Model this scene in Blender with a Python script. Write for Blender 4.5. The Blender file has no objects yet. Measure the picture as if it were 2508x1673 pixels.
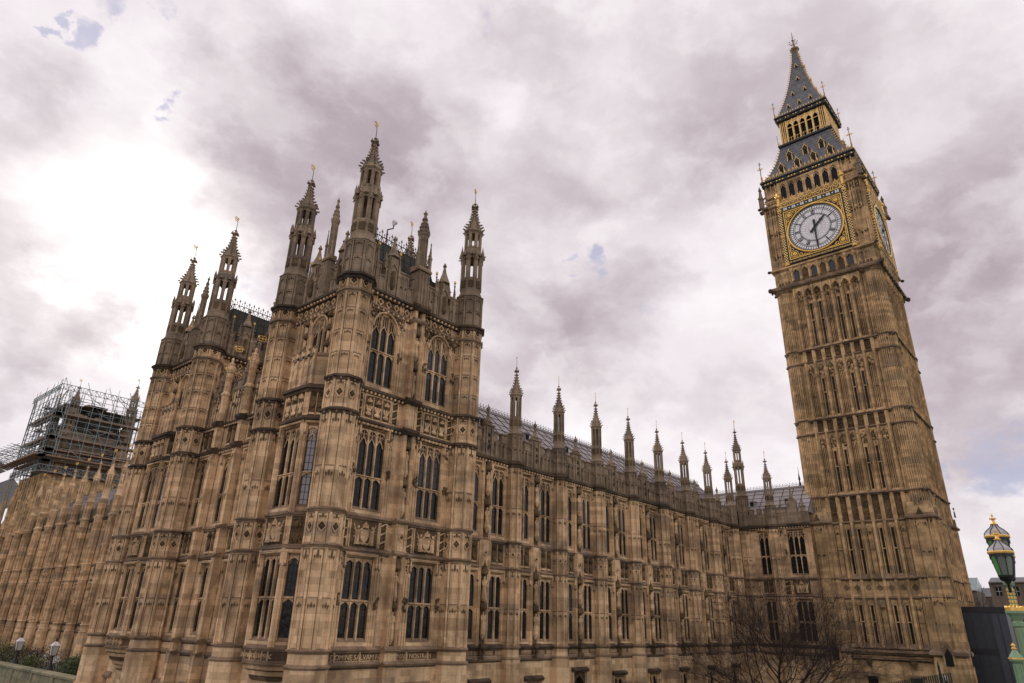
import bpy, math, random
from math import sin, cos, pi, radians, tan, sqrt, atan2
from mathutils import Vector, Matrix
random.seed(7)
SC = bpy.context.scene
COL = SC.collection

# ------------------------------------------------------------------ camera
cd = bpy.data.cameras.new('camera'); cam = bpy.data.objects.new('camera', cd); COL.objects.link(cam)
SC.camera = cam
cd.sensor_width = 36.0; cd.lens = 1633.27 / 2508 * 36.0
cd.clip_start = 0.2; cd.clip_end = 5000
yaw, pit, rol = 0.7184, 0.3985, 0.0279
fw = Vector((-cos(yaw)*cos(pit), -sin(yaw)*cos(pit), sin(pit)))
rt = Vector((-sin(yaw), cos(yaw), 0)); up = rt.cross(fw)
R = cos(rol)*rt + sin(rol)*up; U = -sin(rol)*rt + cos(rol)*up
M = Matrix((R, U, -fw)).transposed().to_4x4(); M.translation = Vector((38.205, 31.893, 2.234))
cam.matrix_world = M

# ------------------------------------------------------------------ light and view
SUN = Vector((-0.262, -0.867, 0.423)).normalized()
sl = bpy.data.lights.new('sun', 'SUN'); sun = bpy.data.objects.new('sun', sl); COL.objects.link(sun)
sl.energy = 1.3; sl.angle = radians(14); sl.color = (1, .93, .82)
sun.rotation_euler = SUN.to_track_quat('Z', 'Y').to_euler()
sun.location = (0, -60, 80)
SC.view_settings.view_transform = 'Standard'; SC.view_settings.look = 'None'
SC.view_settings.gamma = 1; SC.view_settings.use_curve_mapping = False
SC.view_settings.exposure = 0.2

W = bpy.data.worlds.new('World'); SC.world = W; W.use_nodes = True
nt = W.node_tree; nt.nodes.clear()
class NG:
    def __init__(s, nt): s.nt = nt
    def n(s, t, **k):
        x = s.nt.nodes.new(t)
        for a, b in k.items(): setattr(x, a, b)
        return x
    def put(s, sock, v):
        if isinstance(v, bpy.types.NodeSocket): s.nt.links.new(v, sock)
        elif isinstance(v, (tuple, list)) and len(v) == 3 and sock.type == 'RGBA': sock.default_value = (*v, 1)
        else: sock.default_value = v
    def math(s, op, a, b=0.0, c=None, clamp=False):
        x = s.n('ShaderNodeMath', operation=op); x.use_clamp = clamp
        s.put(x.inputs[0], a); s.put(x.inputs[1], b)
        if c is not None: s.put(x.inputs[2], c)
        return x.outputs[0]
    def vm(s, op, a, b=(0, 0, 0), out=0):
        x = s.n('ShaderNodeVectorMath', operation=op); s.put(x.inputs[0], a); s.put(x.inputs[1], b)
        return x.outputs[out]
    def vscale(s, a, k):
        x = s.n('ShaderNodeVectorMath', operation='SCALE'); s.put(x.inputs[0], a); s.put(x.inputs['Scale'], k); return x.outputs[0]
    def ramp(s, v, a, b, lo=0.0, hi=1.0, smooth=True):
        x = s.n('ShaderNodeMapRange'); x.interpolation_type = 'SMOOTHSTEP' if smooth else 'LINEAR'
        s.put(x.inputs['Value'], v); s.put(x.inputs['From Min'], a); s.put(x.inputs['From Max'], b)
        s.put(x.inputs['To Min'], lo); s.put(x.inputs['To Max'], hi); return x.outputs['Result']
    def mix(s, f, a, b, mode='MIX'):
        x = s.n('ShaderNodeMix', data_type='RGBA', blend_type=mode)
        s.put(x.inputs[0], f); s.put(x.inputs[6], a); s.put(x.inputs[7], b); return x.outputs[2]
    def noise(s, vec, scale, detail=4, rough=.55, dist=0.0, out='Fac'):
        x = s.n('ShaderNodeTexNoise'); s.put(x.inputs['Vector'], vec)
        x.inputs['Scale'].default_value = scale; x.inputs['Detail'].default_value = detail
        x.inputs['Roughness'].default_value = rough; x.inputs['Distortion'].default_value = dist
        return x.outputs[out]
g = NG(nt)
tc = g.n('ShaderNodeTexCoord'); dr = g.vm('NORMALIZE', tc.outputs['Generated'])
sky = g.n('ShaderNodeTexSky', sky_type='NISHITA'); sky.sun_disc = False
sky.sun_elevation = math.asin(SUN.z); sky.sun_rotation = atan2(SUN.x, SUN.y)
skyc = g.mix(1.0, sky.outputs[0], (.1, .1, .1), 'MULTIPLY')
sep = g.n('ShaderNodeSeparateXYZ'); g.put(sep.inputs[0], dr)
pc = g.vm('MULTIPLY', dr, (1.0, 1.0, 1.55))
w1 = g.vm('SUBTRACT', g.noise(pc, 3.0, 6, .6, out='Color'), (.5, .5, .5))
w2 = g.vm('SUBTRACT', g.noise(g.vm('ADD', pc, (5, 2, 1)), 9.0, 6, .62, out='Color'), (.5, .5, .5))
warp = g.vm('ADD', g.vscale(w1, .22), g.vscale(w2, .13))
dw = g.vm('ADD', dr, warp)
pw = g.vm('ADD', pc, g.vscale(warp, .45))
n1 = g.noise(pw, 3.0, 8, .55)
n2 = g.noise(g.vm('ADD', pw, (3.1, 1.7, .4)), 6.5, 8, .55)
n3 = g.noise(g.vm('ADD', pw, (.3, 7.7, 2.4)), 16.0, 5, .55)
mass = g.math('ADD', g.math('MULTIPLY', n1, .62), g.math('ADD', g.math('MULTIPLY', n2, .28), g.math('MULTIPLY', n3, .10)))
dark = g.ramp(mass, .40, .60)
def pixdir(x, y):
    return (fw + R*((x-1254)/1633.27) + U*((836.5-y)/1633.27)).normalized()
# larger darker cloud banks (direction on the sky, angular radius, weight)
BANK = [((820, 330), .13, .5), ((700, 250), .09, .4), ((990, 430), .14, .55), ((1180, 560), .13, .45), ((640, 500), .10, .5), ((560, 400), .08, .35), ((740, 620), .08, .4), ((1500, 745), .10, .75), ((1400, 860), .10, .45), ((1290, 760), .08, .3),
        ((2330, 880), .15, .55), ((2480, 700), .16, .55), ((2250, 650), .12, .35), ((2400, 480), .14, .35), ((2440, 1080), .08, .25), ((110, 440), .10, .6), ((230, 560), .07, .5), ((40, 560), .08, .55), ((60, 700), .05, .4), ((110, 850), .06, .85), ((250, 820), .04, .5), ((30, 640), .05, .5),
        ((1790, 270), .09, .35), ((1700, 380), .08, .3), ((620, 120), .09, .25), ((1250, 120), .10, .30), ((1450, 300), .12, .35), ((1350, 430), .08, .3), ((1600, 160), .09, .25), ((1150, 960), .08, .4), ((1500, 960), .07, .3), ((1700, 900), .10, .3), ((2000, 100), .15, .25), ((2250, 280), .15, .35), ((20, 980), .05, .5), ((520, 180), .05, .35), ((130, 240), .07, .3), ((330, 330), .05, .3), ((300, 760), .04, .35), ((2350, 1230), .06, .3)]
acc = None
for (px, r, w) in BANK:
    d = pixdir(*px)
    dist = g.vm('DISTANCE', dw, tuple(d), out=1)
    b = g.math('MULTIPLY', g.ramp(dist, r*1.3, r*.25), w)
    acc = b if acc is None else g.math('ADD', acc, b)
HOLE = [((190, 85), .018), ((110, 45), .010), ((270, 10), .02), ((400, 20), .018), ((390, 640), .03), ((360, 760), .022), ((425, 250), .013), ((660, 715), .028), ((1600, 765), .012), ((1440, 620), .022), ((1380, 615), .012), ((2480, 1120), .045), ((2420, 1150), .02), ((2310, 1160), .018), ((1190, 20), .02)]
ha = None
for (px, r) in HOLE:
    d = pixdir(*px)
    dist = g.vm('DISTANCE', g.vm('ADD', dr, g.vm('ADD', g.vscale(w1, .05), g.vscale(w2, .16))), tuple(d), out=1)
    b = g.ramp(dist, r*1.25, r*.55)
    ha = b if ha is None else g.math('MAXIMUM', ha, b)
accn = g.math('MULTIPLY', acc, g.ramp(mass, .38, .56, .45, 1.2))
ts = g.math('ADD', g.math('MULTIPLY', dark, .32), g.math('MULTIPLY', accn, 1.1))
tone = g.math('MULTIPLY', g.math('DIVIDE', ts, g.math('ADD', ts, .85)), 1.5, clamp=True)
tone = g.math('MULTIPLY', tone, g.ramp(g.math('ADD', g.math('MULTIPLY', n2, .6), g.math('MULTIPLY', n3, .4)), .42, .64, 1.06, .78), clamp=True)
cl = g.mix(tone, (.88, .825, .85), (.40, .335, .37))
bright = g.ramp(g.math('ADD', g.math('MULTIPLY', n2, .7), g.math('MULTIPLY', n3, .3)), .47, .66)
cl = g.mix(g.math('MULTIPLY', bright, g.math('SUBTRACT', .52, g.math('MULTIPLY', tone, .5))), cl, (.99, .955, .955))
sdot = g.vm('DOT_PRODUCT', g.vm('NORMALIZE', g.vm('ADD', dr, g.vscale(warp, .5))), tuple(SUN), out=1)
glow = g.ramp(sdot, .978, 1.0)
cl = g.mix(g.math('MULTIPLY', glow, g.math('SUBTRACT', 1.0, g.math('MULTIPLY', tone, .8)), clamp=True), cl, (1.3, 1.24, 1.2))
blue = g.mix(.85, skyc, (.42, .42, .58))
cl = g.mix(g.math('MULTIPLY', ha, g.ramp(n2, .40, .56, .1, .8)), cl, blue)
hz = g.ramp(sep.outputs[2], .0, .2, .35, 0.0)
cl = g.mix(hz, cl, (.82, .78, .80))
bg = g.n('ShaderNodeBackground'); g.put(bg.inputs[0], cl); bg.inputs[1].default_value = 1.0
wo = g.n('ShaderNodeOutputWorld'); nt.links.new(bg.outputs[0], wo.inputs[0])

# ------------------------------------------------------------------ materials
def newmat(name):
    m = bpy.data.materials.new(name); m.use_nodes = True; t = m.node_tree
    b = t.nodes['Principled BSDF']; return m, NG(t), b
def geo_uv(g):
    ge = g.n('ShaderNodeNewGeometry'); s = g.n('ShaderNodeSeparateXYZ'); g.put(s.inputs[0], ge.outputs['Position'])
    c = g.n('ShaderNodeCombineXYZ'); g.put(c.inputs[0], g.math('ADD', s.outputs[0], g.math('MULTIPLY', s.outputs[1], .93)))
    g.put(c.inputs[1], s.outputs[2]); return ge.outputs['Position'], c.outputs[0]
def stone(name, c1, c2, stain, bw=.72, bh=.34, mortar=.35, stainamt=.6, lich=None, rough=.85, bump=.35, streak=.5):
    m, g, b = newmat(name); P, uv = geo_uv(g)
    def bricks(dx, a, bb):
        br = g.n('ShaderNodeTexBrick'); g.put(br.inputs['Vector'], g.vm('ADD', uv, (dx, 0, 0)))
        br.inputs['Scale'].default_value = 1; br.inputs['Brick Width'].default_value = bw; br.inputs['Row Height'].default_value = bh
        br.inputs['Mortar Size'].default_value = .008; br.inputs['Mortar Smooth'].default_value = .2; br.inputs['Bias'].default_value = -.15
        g.put(br.inputs['Color1'], a); g.put(br.inputs['Color2'], bb); g.put(br.inputs['Mortar'], (0.5, .5, .5)); return br
    br = bricks(0, (0, 0, 0), (1, 1, 1))
    vfac = br.outputs['Color']
    sepb = g.n('ShaderNodeSeparateColor'); g.put(sepb.inputs[0], vfac)
    f = sepb.outputs[0]
    col = g.mix(g.ramp(f, .0, 1.0), c1, c2)
    # a few replaced darker or greyer blocks
    wn = g.n('ShaderNodeTexWhiteNoise', noise_dimensions='2D')
    fl = g.vm('FLOOR', g.vm('DIVIDE', uv, (bw*2.1, bh*2, 1))); g.put(wn.inputs['Vector'], fl)
    odd = g.ramp(wn.outputs['Value'], .9, .915)
    col = g.mix(g.math('MULTIPLY', odd, .6), col, (c1[0]*.42, c1[1]*.46, c1[2]*.56))
    n = g.noise(P, .35, 6, .65, .4)
    big = g.ramp(n, .42, .68)
    sv = g.vm('MULTIPLY', P, (1.3, 1.3, .12)); st = g.ramp(g.noise(sv, 1.6, 5, .6), .47, .72)
    col = g.mix(g.math('MULTIPLY', big, stainamt), col, stain)
    col = g.mix(g.math('MULTIPLY', st, streak), col, tuple(x*.75 for x in stain))
    fine = g.noise(P, 9, 4, .6)
    col = g.mix(.5, col, g.mix(fine, (.25, .25, .25), (.78, .78, .78)), 'OVERLAY')
    if lich:
        col = g.mix(g.ramp(g.noise(P, 2.2, 6, .7), .5, .62), col, lich)
    mort = g.math('MULTIPLY', br.outputs['Fac'], mortar)
    col = g.mix(mort, col, tuple(x*.55 for x in c1))
    g.put(b.inputs['Base Color'], col); b.inputs['Roughness'].default_value = rough
    b.inputs['Specular IOR Level'].default_value = .2
    bm = g.n('ShaderNodeBump'); bm.inputs['Strength'].default_value = bump; bm.inputs['Distance'].default_value = .05
    h = g.math('ADD', g.math('MULTIPLY', g.noise(P, 14, 5, .65), .6), g.math('MULTIPLY', f, .25))
    h = g.math('SUBTRACT', h, g.math('MULTIPLY', br.outputs['Fac'], .5))
    g.put(bm.inputs['Height'], h); g.put(b.inputs['Normal'], bm.outputs[0])
    return m
def simple(name, col, rough=.6, metal=0, nscale=6, namt=.3, spec=.5, bump=0.0, col2=None):
    m, g, b = newmat(name); P, uv = geo_uv(g)
    n = g.noise(P, nscale, 5, .6)
    c2 = col2 or tuple(x*.45 for x in col)
    g.put(b.inputs['Base Color'], g.mix(g.math('MULTIPLY', g.ramp(n, .35, .7), namt), col, c2))
    b.inputs['Roughness'].default_value = rough; b.inputs['Metallic'].default_value = metal
    b.inputs['Specular IOR Level'].default_value = spec
    if bump:
        bm = g.n('ShaderNodeBump'); bm.inputs['Strength'].default_value = bump; bm.inputs['Distance'].default_value = .03
        g.put(bm.inputs['Height'], n); g.put(b.inputs['Normal'], bm.outputs[0])
    return m
M_ST = stone('honey limestone', (.86, .60, .36), (.54, .36, .205), (.22, .145, .085), stainamt=.75, mortar=.6)
M_CARVE_SHADE = stone('carved limestone and recess shade', (.21, .14, .075), (.12, .08, .043), (.05, .036, .022), mortar=.1, stainamt=.7, bump=.9)  # dark tone also puts the shade of jambs, grooves and niches into colour
M_GREY = stone('weathered brown stone', (.37, .28, .195), (.26, .19, .13), (.12, .09, .062), stainamt=.6, mortar=.25, bump=.6)
M_BLACK = stone('soot blackened moulding and shadow strip', (.15, .105, .07), (.07, .05, .036), (.03, .026, .02), mortar=.1, bump=.9)  # soot on the cornices; also the painted shadow strips under string courses
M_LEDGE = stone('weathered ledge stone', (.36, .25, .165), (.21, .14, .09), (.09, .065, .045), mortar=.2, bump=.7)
M_TOW = stone('clock tower limestone', (.75, .51, .275), (.46, .305, .16), (.16, .108, .058), bw=.8, bh=.4, stainamt=.65, streak=.6)
M_LEAD = simple('grey lead sheet', (.37, .33, .33), .7, 0, 1.2, .25, .2, .1)
M_DLEAD = simple('dark roof sheet', (.055, .055, .045), .75, 0, 1.5, .6, .4, .2)
M_IRON = simple('dark cast iron', (.035, .03, .03), .55, .2, 6, .3)
M_GOLD = simple('gilding', (.95, .60, .16), .35, .55, 8, .4, .5, .15, (.40, .20, .04))
M_GOLDK = simple('gilt stone tracery', (.95, .64, .24), .45, .2, 3, .45, .5, .3, (.22, .14, .06))
M_DKGRN = simple('dark green paint', (.02, .06, .045), .5, 0, 4, .3)
M_BLKP = simple('black painted iron', (.012, .013, .018), .45, 0, 5, .3)
M_DIAL = simple('opal glass', (.93, .91, .93), .3, 0, 5, .12)
M_GREEN = simple('bridge green paint', (.22, .34, .20), .45, 0, 5, .35, .5, 0, (.16, .26, .15))
M_DARK = simple('dark interior', (.008, .008, .009), .9, 0, 5, .2)
def slate():
    m, g, b = newmat('iron roof tiles'); P, uv = geo_uv(g)
    br = g.n('ShaderNodeTexBrick'); g.put(br.inputs['Vector'], uv); br.inputs['Scale'].default_value = 1
    br.inputs['Brick Width'].default_value = .75; br.inputs['Row Height'].default_value = .55; br.inputs['Mortar Size'].default_value = .05
    g.put(br.inputs['Color1'], (.135, .135, .145)); g.put(br.inputs['Color2'], (.08, .082, .095)); g.put(br.inputs['Mortar'], (.03, .03, .04))
    n = g.noise(P, 1.2, 5, .6)
    g.put(b.inputs['Base Color'], g.mix(g.math('MULTIPLY', g.ramp(n, .4, .7), .5), br.outputs['Color'], (.17, .15, .15)))
    b.inputs['Roughness'].default_value = .45
    bm = g.n('ShaderNodeBump'); bm.inputs['Strength'].default_value = .6; bm.inputs['Distance'].default_value = .06; bm.invert = True
    g.put(bm.inputs['Height'], br.outputs['Fac']); g.put(b.inputs['Normal'], bm.outputs[0]); return m
M_SLATE = slate()
def glass(name, lit, gw=.22, gh=.42, tint=(.012, .014, .018), rough=.1):
    m, g, b = newmat(name); tcn = g.n('ShaderNodeTexCoord'); P = tcn.outputs['Object']
    s = g.n('ShaderNodeSeparateXYZ'); g.put(s.inputs[0], P)
    c = g.n('ShaderNodeCombineXYZ'); g.put(c.inputs[0], s.outputs[0]); g.put(c.inputs[1], s.outputs[2])
    br = g.n('ShaderNodeTexBrick', offset=0.0); g.put(br.inputs['Vector'], c.outputs[0]); br.inputs['Scale'].default_value = 1
    br.inputs['Brick Width'].default_value = gw; br.inputs['Row Height'].default_value = gh; br.inputs['Mortar Size'].default_value = .018
    br.inputs['Mortar Smooth'].default_value = 0
    g.put(br.inputs['Color1'], (.2, .2, .2)); g.put(br.inputs['Color2'], (1, 1, 1)); g.put(br.inputs['Mortar'], (0, 0, 0))
    ge = g.n('ShaderNodeNewGeometry')
    n = g.noise(ge.outputs['Position'], .8, 3, .5)
    base = g.mix(g.ramp(n, .4, .65), tint, tuple(x*.3 for x in tint))
    if not lit:
        oi = g.n('ShaderNodeObjectInfo'); sz = g.n('ShaderNodeSeparateXYZ'); g.put(sz.inputs[0], P)
        low = g.ramp(sz.outputs[2], 1.6, 1.75, 0, 1)
        base = g.mix(g.math('MULTIPLY', g.ramp(oi.outputs['Random'], .72, .74), low), base, (.055, .058, .068))
        base = g.mix(g.math('MULTIPLY', g.ramp(oi.outputs['Random'], .25, .24), g.math('MULTIPLY', g.ramp(n, .45, .5), .6)), base, (.05, .035, .022))
    if lit:
        base = g.mix(g.ramp(n, .3, .5), (.50, .46, .47), (.30, .28, .30))
    g.put(b.inputs['Base Color'], g.mix(br.outputs['Fac'], base, (.02, .017, .015)))
    g.put(b.inputs['Roughness'], g.mix(br.outputs['Fac'], (rough, rough, rough), (.7, .7, .7)))
    b.inputs['Specular IOR Level'].default_value = .5 if lit else .3
    bm = g.n('ShaderNodeBump'); bm.inputs['Strength'].default_value = .35; bm.inputs['Distance'].default_value = .03
    g.put(bm.inputs['Height'], g.math('ADD', g.noise(ge.outputs['Position'], 3.5, 3, .5), br.outputs['Color'])); g.put(b.inputs['Normal'], bm.outputs[0])
    return m
M_GL = glass('leaded glass', False); M_GLC = glass('leaded glass with pale blind behind', True)

# ------------------------------------------------------------------ mesh builder. local axes: u right, w out of the wall, v up
class MB:
    def __init__(s): s.v = []; s.f = []; s.mi = []; s.m = 0; s.a = 0; s.o = (0, 0, 0)
    def at(s, u=0, w=0, v=0, ang=0): s.o = (u, w, v); s.a = ang; return s
    def V(s, u, w, v):
        x, y = u, -w
        if s.a: c, n = cos(s.a), sin(s.a); x, y = x*c - y*n, x*n + y*c
        s.v.append((x + s.o[0], y - s.o[1], v + s.o[2])); return len(s.v) - 1
    def face(s, pts, m=None):
        s.f.append([s.V(*p) for p in pts]); s.mi.append(s.m if m is None else m)
    def box(s, u0, u1, w0, w1, v0, v1, m=None):
        i = [s.V(u, w, v) for v in (v0, v1) for w in (w0, w1) for u in (u0, u1)]
        for q in ((2, 3, 7, 6), (1, 0, 4, 5), (0, 2, 6, 4), (3, 1, 5, 7), (6, 7, 5, 4), (0, 1, 3, 2)):
            s.f.append([i[k] for k in q]); s.mi.append(s.m if m is None else m)
    def ext(s, prof, u0, u1, m=None):
        n = len(prof); a = [s.V(u0, w, v) for w, v in prof]; b = [s.V(u1, w, v) for w, v in prof]
        for k in range(n):
            j = (k+1) % n; s.f.append([a[k], b[k], b[j], a[j]]); s.mi.append(s.m if m is None else m)
        s.f.append(a); s.f.append(b[::-1]); s.mi += [s.m if m is None else m]*2
    def rings(s, prof, n=8, cu=0, cw=0, rot=None, m=None, cap=True):
        rot = pi/n if rot is None else rot; k = 1/cos(pi/n); R_ = []
        for r, z in prof: R_.append([s.V(cu + r*k*sin(2*pi*i/n + rot), cw + r*k*cos(2*pi*i/n + rot), z) for i in range(n)])
        for a, b in zip(R_, R_[1:]):
            for i in range(n):
                j = (i+1) % n; s.f.append([a[i], b[i], b[j], a[j]]); s.mi.append(s.m if m is None else m)
        if cap: s.f.append(R_[-1][::-1]); s.f.append(R_[0]); s.mi += [s.m if m is None else m]*2
    def sq(s, prof, cu=0, cw=0, m=None, cap=True): s.rings(prof, 4, cu, cw, pi/4, m, cap)
    def blob(s, u, w, v, ru, rw, rv, m=None, n=6, k=3):
        mi = s.m if m is None else m; top = s.V(u, w, v+rv); bot = s.V(u, w, v-rv); R_ = []
        for a in range(1, k+1):
            t = pi*a/(k+1); R_.append([s.V(u + ru*sin(t)*cos(2*pi*i/n), w + rw*sin(t)*sin(2*pi*i/n), v + rv*cos(t)) for i in range(n)])
        for i in range(n):
            j = (i+1) % n; s.f.append([top, R_[0][i], R_[0][j]]); s.mi.append(mi); s.f.append([bot, R_[-1][j], R_[-1][i]]); s.mi.append(mi)
            for a, b in zip(R_, R_[1:]): s.f.append([a[i], b[i], b[j], a[j]]); s.mi.append(mi)
    def tube(s, a, b, ra, rb=None, n=4, m=None):
        rb = ra if rb is None else rb; A = Vector(a); B = Vector(b); d = (B-A)
        if d.length < 1e-6: return
        d.normalize(); x = d.orthogonal().normalized(); y = d.cross(x)
        I = []
        for P, r in ((A, ra), (B, rb)):
            I.append([s.V(*(P + (x*cos(2*pi*i/n) + y*sin(2*pi*i/n))*r)) for i in range(n)])
        for i in range(n):
            j = (i+1) % n; s.f.append([I[0][i], I[0][j], I[1][j], I[1][i]]); s.mi.append(s.m if m is None else m)
    def spike(s, u, w, v, r, h, m=None, n=4):
        a = [s.V(u + r*cos(2*pi*i/n), w + r*sin(2*pi*i/n), v) for i in range(n)]; t = s.V(u, w, v+h)
        for i in range(n): s.f.append([a[i], a[(i+1) % n], t]); s.mi.append(s.m if m is None else m)
    def arch(s, u0, u1, vs, va, vt, w, d=.08, m=None, rnd=False, nseg=5):
        """plate that fills a rectangle u0..u1, vs..vt above a pointed arch springing at vs with apex va; front at w, soffit d deep"""
        mi = s.m if m is None else m; c = (u0+u1)/2; hw = (u1-u0)/2; pts = []
        for k in range(-nseg, nseg+1):
            t = k/nseg; x = c + hw*t; q = 1-abs(t)
            y = vs + (va-vs)*(sqrt(max(0, 1-t*t)) if rnd else (q**.62))
            pts.append((x, y))
        for (xa, ya), (xb, yb) in zip(pts, pts[1:]):
            s.face([(xa, w, ya), (xa, w, vt), (xb, w, vt), (xb, w, yb)], mi)
            s.face([(xa, w, ya), (xb, w, yb), (xb, w-d, yb), (xa, w-d, ya)], mi)
    def wall(s, u0, u1, v0, v1, ops=(), w=0, dep=.4, m=None):
        us = sorted({u0, u1, *[x for o in ops for x in o[:2]]}); vs = sorted({v0, v1, *[x for o in ops for x in o[2:4]]})
        for a, b in zip(us, us[1:]):
            for c, d in zip(vs, vs[1:]):
                mu, mv = (a+b)/2, (c+d)/2
                if any(o[0] < mu < o[1] and o[2] < mv < o[3] for o in ops): continue
                s.face([(a, w, c), (a, w, d), (b, w, d), (b, w, c)], m)
        for (a, b, c, d) in ops:
            s.face([(a, w, c), (a, w, d), (a, w-dep, d), (a, w-dep, c)], m); s.face([(b, w, c), (b, w-dep, c), (b, w-dep, d), (b, w, d)], m)
            s.face([(a, w, c), (a, w-dep, c), (b, w-dep, c), (b, w, c)], m); s.face([(a, w, d), (b, w, d), (b, w-dep, d), (a, w-dep, d)], m)
    def mesh(s, name, mats):
        me = bpy.data.meshes.new(name); me.from_pydata(s.v, [], s.f)
        for m in mats: me.materials.append(m)
        if len(mats) > 1:
            for p, i in zip(me.polygons, s.mi): p.material_index = i
        me.update(); return me
def thing(name, label, cat, loc, group=None):
    o = bpy.data.objects.new(name, None); COL.objects.link(o); o.location = loc; o.empty_display_size = .5
    o['label'] = label; o['category'] = cat
    if group: o['group'] = group
    return o
def part(parent, name, mesh, loc=(0, 0, 0), th=0, label=None, sub=False):
    o = bpy.data.objects.new(name, mesh); COL.objects.link(o); o.parent = parent
    o.location = Vector(loc) if sub else Vector(loc) - parent.location
    o.rotation_euler = (0, 0, th)
    if label: o['label'] = label
    return o
def single(name, mesh, label=None, cat=None, loc=(0, 0, 0), kind=None, group=None, th=0):
    o = bpy.data.objects.new(name, mesh); COL.objects.link(o); o.location = loc; o.rotation_euler = (0, 0, th)
    if label: o['label'] = label
    if cat: o['category'] = cat
    if kind: o['kind'] = kind
    if group: o['group'] = group
    return o
def copy_thing(src, loc, label):
    r = src.copy(); COL.objects.link(r); r.location = loc; r['label'] = label
    for ch in list(src.children):
        c = ch.copy(); COL.objects.link(c); c.parent = r
        for gch in list(ch.children):
            d = gch.copy(); COL.objects.link(d); d.parent = c
    return r
NORTH, EAST, SOUTH, WEST = pi, pi/2, 0.0, -pi/2
GZ = -4.9
STM = [M_ST, M_CARVE_SHADE, M_LEDGE, M_BLACK, M_GREY]   # 0 wall 1 carving and recess shade 2 ledge 3 black 4 grey

# ------------------------------------------------------------------ ornament helpers
def string(b, u0, u1, v, h=.28, p=.2, m=2, studs=0):
    if m == 2: b.box(u0, u1, 0, .022, v-h-.09, v-h, 3)  # thin black strip paints the shadow below the string course
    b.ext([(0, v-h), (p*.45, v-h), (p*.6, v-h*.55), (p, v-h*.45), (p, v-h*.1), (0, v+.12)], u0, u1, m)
    if studs:
        n = max(1, int((u1-u0)/studs))
        for k in range(n):
            u = u0 + (k+.5)*(u1-u0)/n
            b.blob(u, p*.7, v-h*.8, .1, .1, .1, 0, 5, 2)
def ostring(b, r, v, h=.28, p=.2, m=2, cu=0, cw=0):
    b.rings([(r*.9, v-h), (r+p*.45, v-h), (r+p*.6, v-h*.55), (r+p, v-h*.45), (r+p, v-h*.1), (r*.9, v+.12)], 8, cu, cw, None, m, False)
def diamond(b, u, v, w, r, m=0):
    q = [(u, w, v-r*1.2), (u+r, w, v), (u, w, v+r*1.2), (u-r, w, v)]
    for a, c in zip(q, q[1:]+q[:1]): b.tube((a[0], a[1]+.02, a[2]), (c[0], c[1]+.02, c[2]), .042, None, 4, m)
    b.blob(u, w+.02, v, r*.35, .08, r*.4, 1, 5, 2)
def ribs(b, u0, u1, n, v0, v1, w=0, t=.05, p=.05, m=0, ends=True):
    for k in range(n+1):
        if not ends and k in (0, n): continue
        u = u0 + (u1-u0)*k/n; b.box(u-t/2, u+t/2, w, w+p, v0, v1, m)
def heads(b, u0, u1, n, vt, h, w=0, d=.05, m=0):
    a = (u1-u0)/n
    for k in range(n): b.arch(u0+a*k, u0+a*(k+1), vt-h, vt-h*.15, vt, w+d, d, m)
def fol(b, u0, u1, v0, v1, w, n, m=1, s=.09):
    for _ in range(n):
        b.blob(random.uniform(u0, u1), w, random.uniform(v0, v1), s*random.uniform(.6, 1.3), s*.8, s*random.uniform(.6, 1.5), m, 5, 2)
def shield(b, u, v, s, w, m=1):
    b.ext([(0, 0), (0, 0)], 0, 0) if False else None
    pts = [(-.5, .6), (.5, .6), (.5, 0), (.3, -.4), (0, -.65), (-.3, -.4), (-.5, 0)]
    f = [(u+x*s, w+.09, v+y*s) for x, y in pts]; bk = [(u+x*s*1.05, w, v+y*s*1.05) for x, y in pts]
    b.face(f, m)
    for k in range(7): j = (k+1) % 7; b.face([f[k], f[j], bk[j], bk[k]], m)
def crown(b, u, v, s, w, m=1):
    b.rings([(.34*s, v-.12*s), (.4*s, v), (.36*s, v+.05*s)], 8, u, w, None, m)
    for k in range(5): b.blob(u + (k-2)*.16*s, w+.06, v+.16*s, .07*s, .07, .13*s, m, 5, 2)
    b.blob(u, w+.04, v+.3*s, .2*s, .1, .16*s, m); b.blob(u, w+.06, v+.5*s, .06*s, .05, .08*s, m, 5, 2)
def figure(b, u, w, v, h, m=0):
    """robed statue, about h tall, standing on v"""
    s = h/1.7
    b.rings([(.22*s, v), (.2*s, v+.3*s), (.15*s, v+.8*s), (.2*s, v+1.2*s), (.21*s, v+1.38*s), (.08*s, v+1.46*s), (.07*s, v+1.5*s)], 7, u, w, None, m)
    b.blob(u, w+.02*s, v+1.6*s, .095*s, .105*s, .13*s, m, 7, 4)
    for sg in (-1, 1):
        b.tube((u+sg*.2*s, w, v+1.33*s), (u+sg*.24*s, w+.08*s, v+1.02*s), .06*s, .05*s, 5, m)
        b.tube((u+sg*.24*s, w+.08*s, v+1.02*s), (u+sg*.06*s, w+.2*s, v+1.08*s), .05*s, .04*s, 5, m)
        b.tube((u+sg*.1*s, w+.17*s, v+.05*s), (u+sg*.07*s, w+.12*s, v+1.0*s), .035*s, .02*s, 4, m)
def niche_statue(h=1.35):
    b = MB()
    b.rings([(.05, -.35), (.16, -.1), (.2, 0)], 7, 0, .12, None, 0)
    figure(b, 0, .12, 0, h, 0)
    t = h+.12
    b.rings([(.2, t), (.26, t+.1), (.24, t+.25), (.12, t+.5), (.05, t+.8), (.015, t+1.0)], 7, 0, .1, None, 1)
    for k in range(6):
        a = 2*pi*k/6; b.spike(.22*cos(a), .1+.22*sin(a), t+.2, .05, .3, 1)
        b.spike(.12*cos(a), .1+.12*sin(a), t+.5, .04, .2, 1)
    return b.mesh('statue', [M_ST, M_CARVE_SHADE])
ME_STAT = niche_statue()

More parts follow.
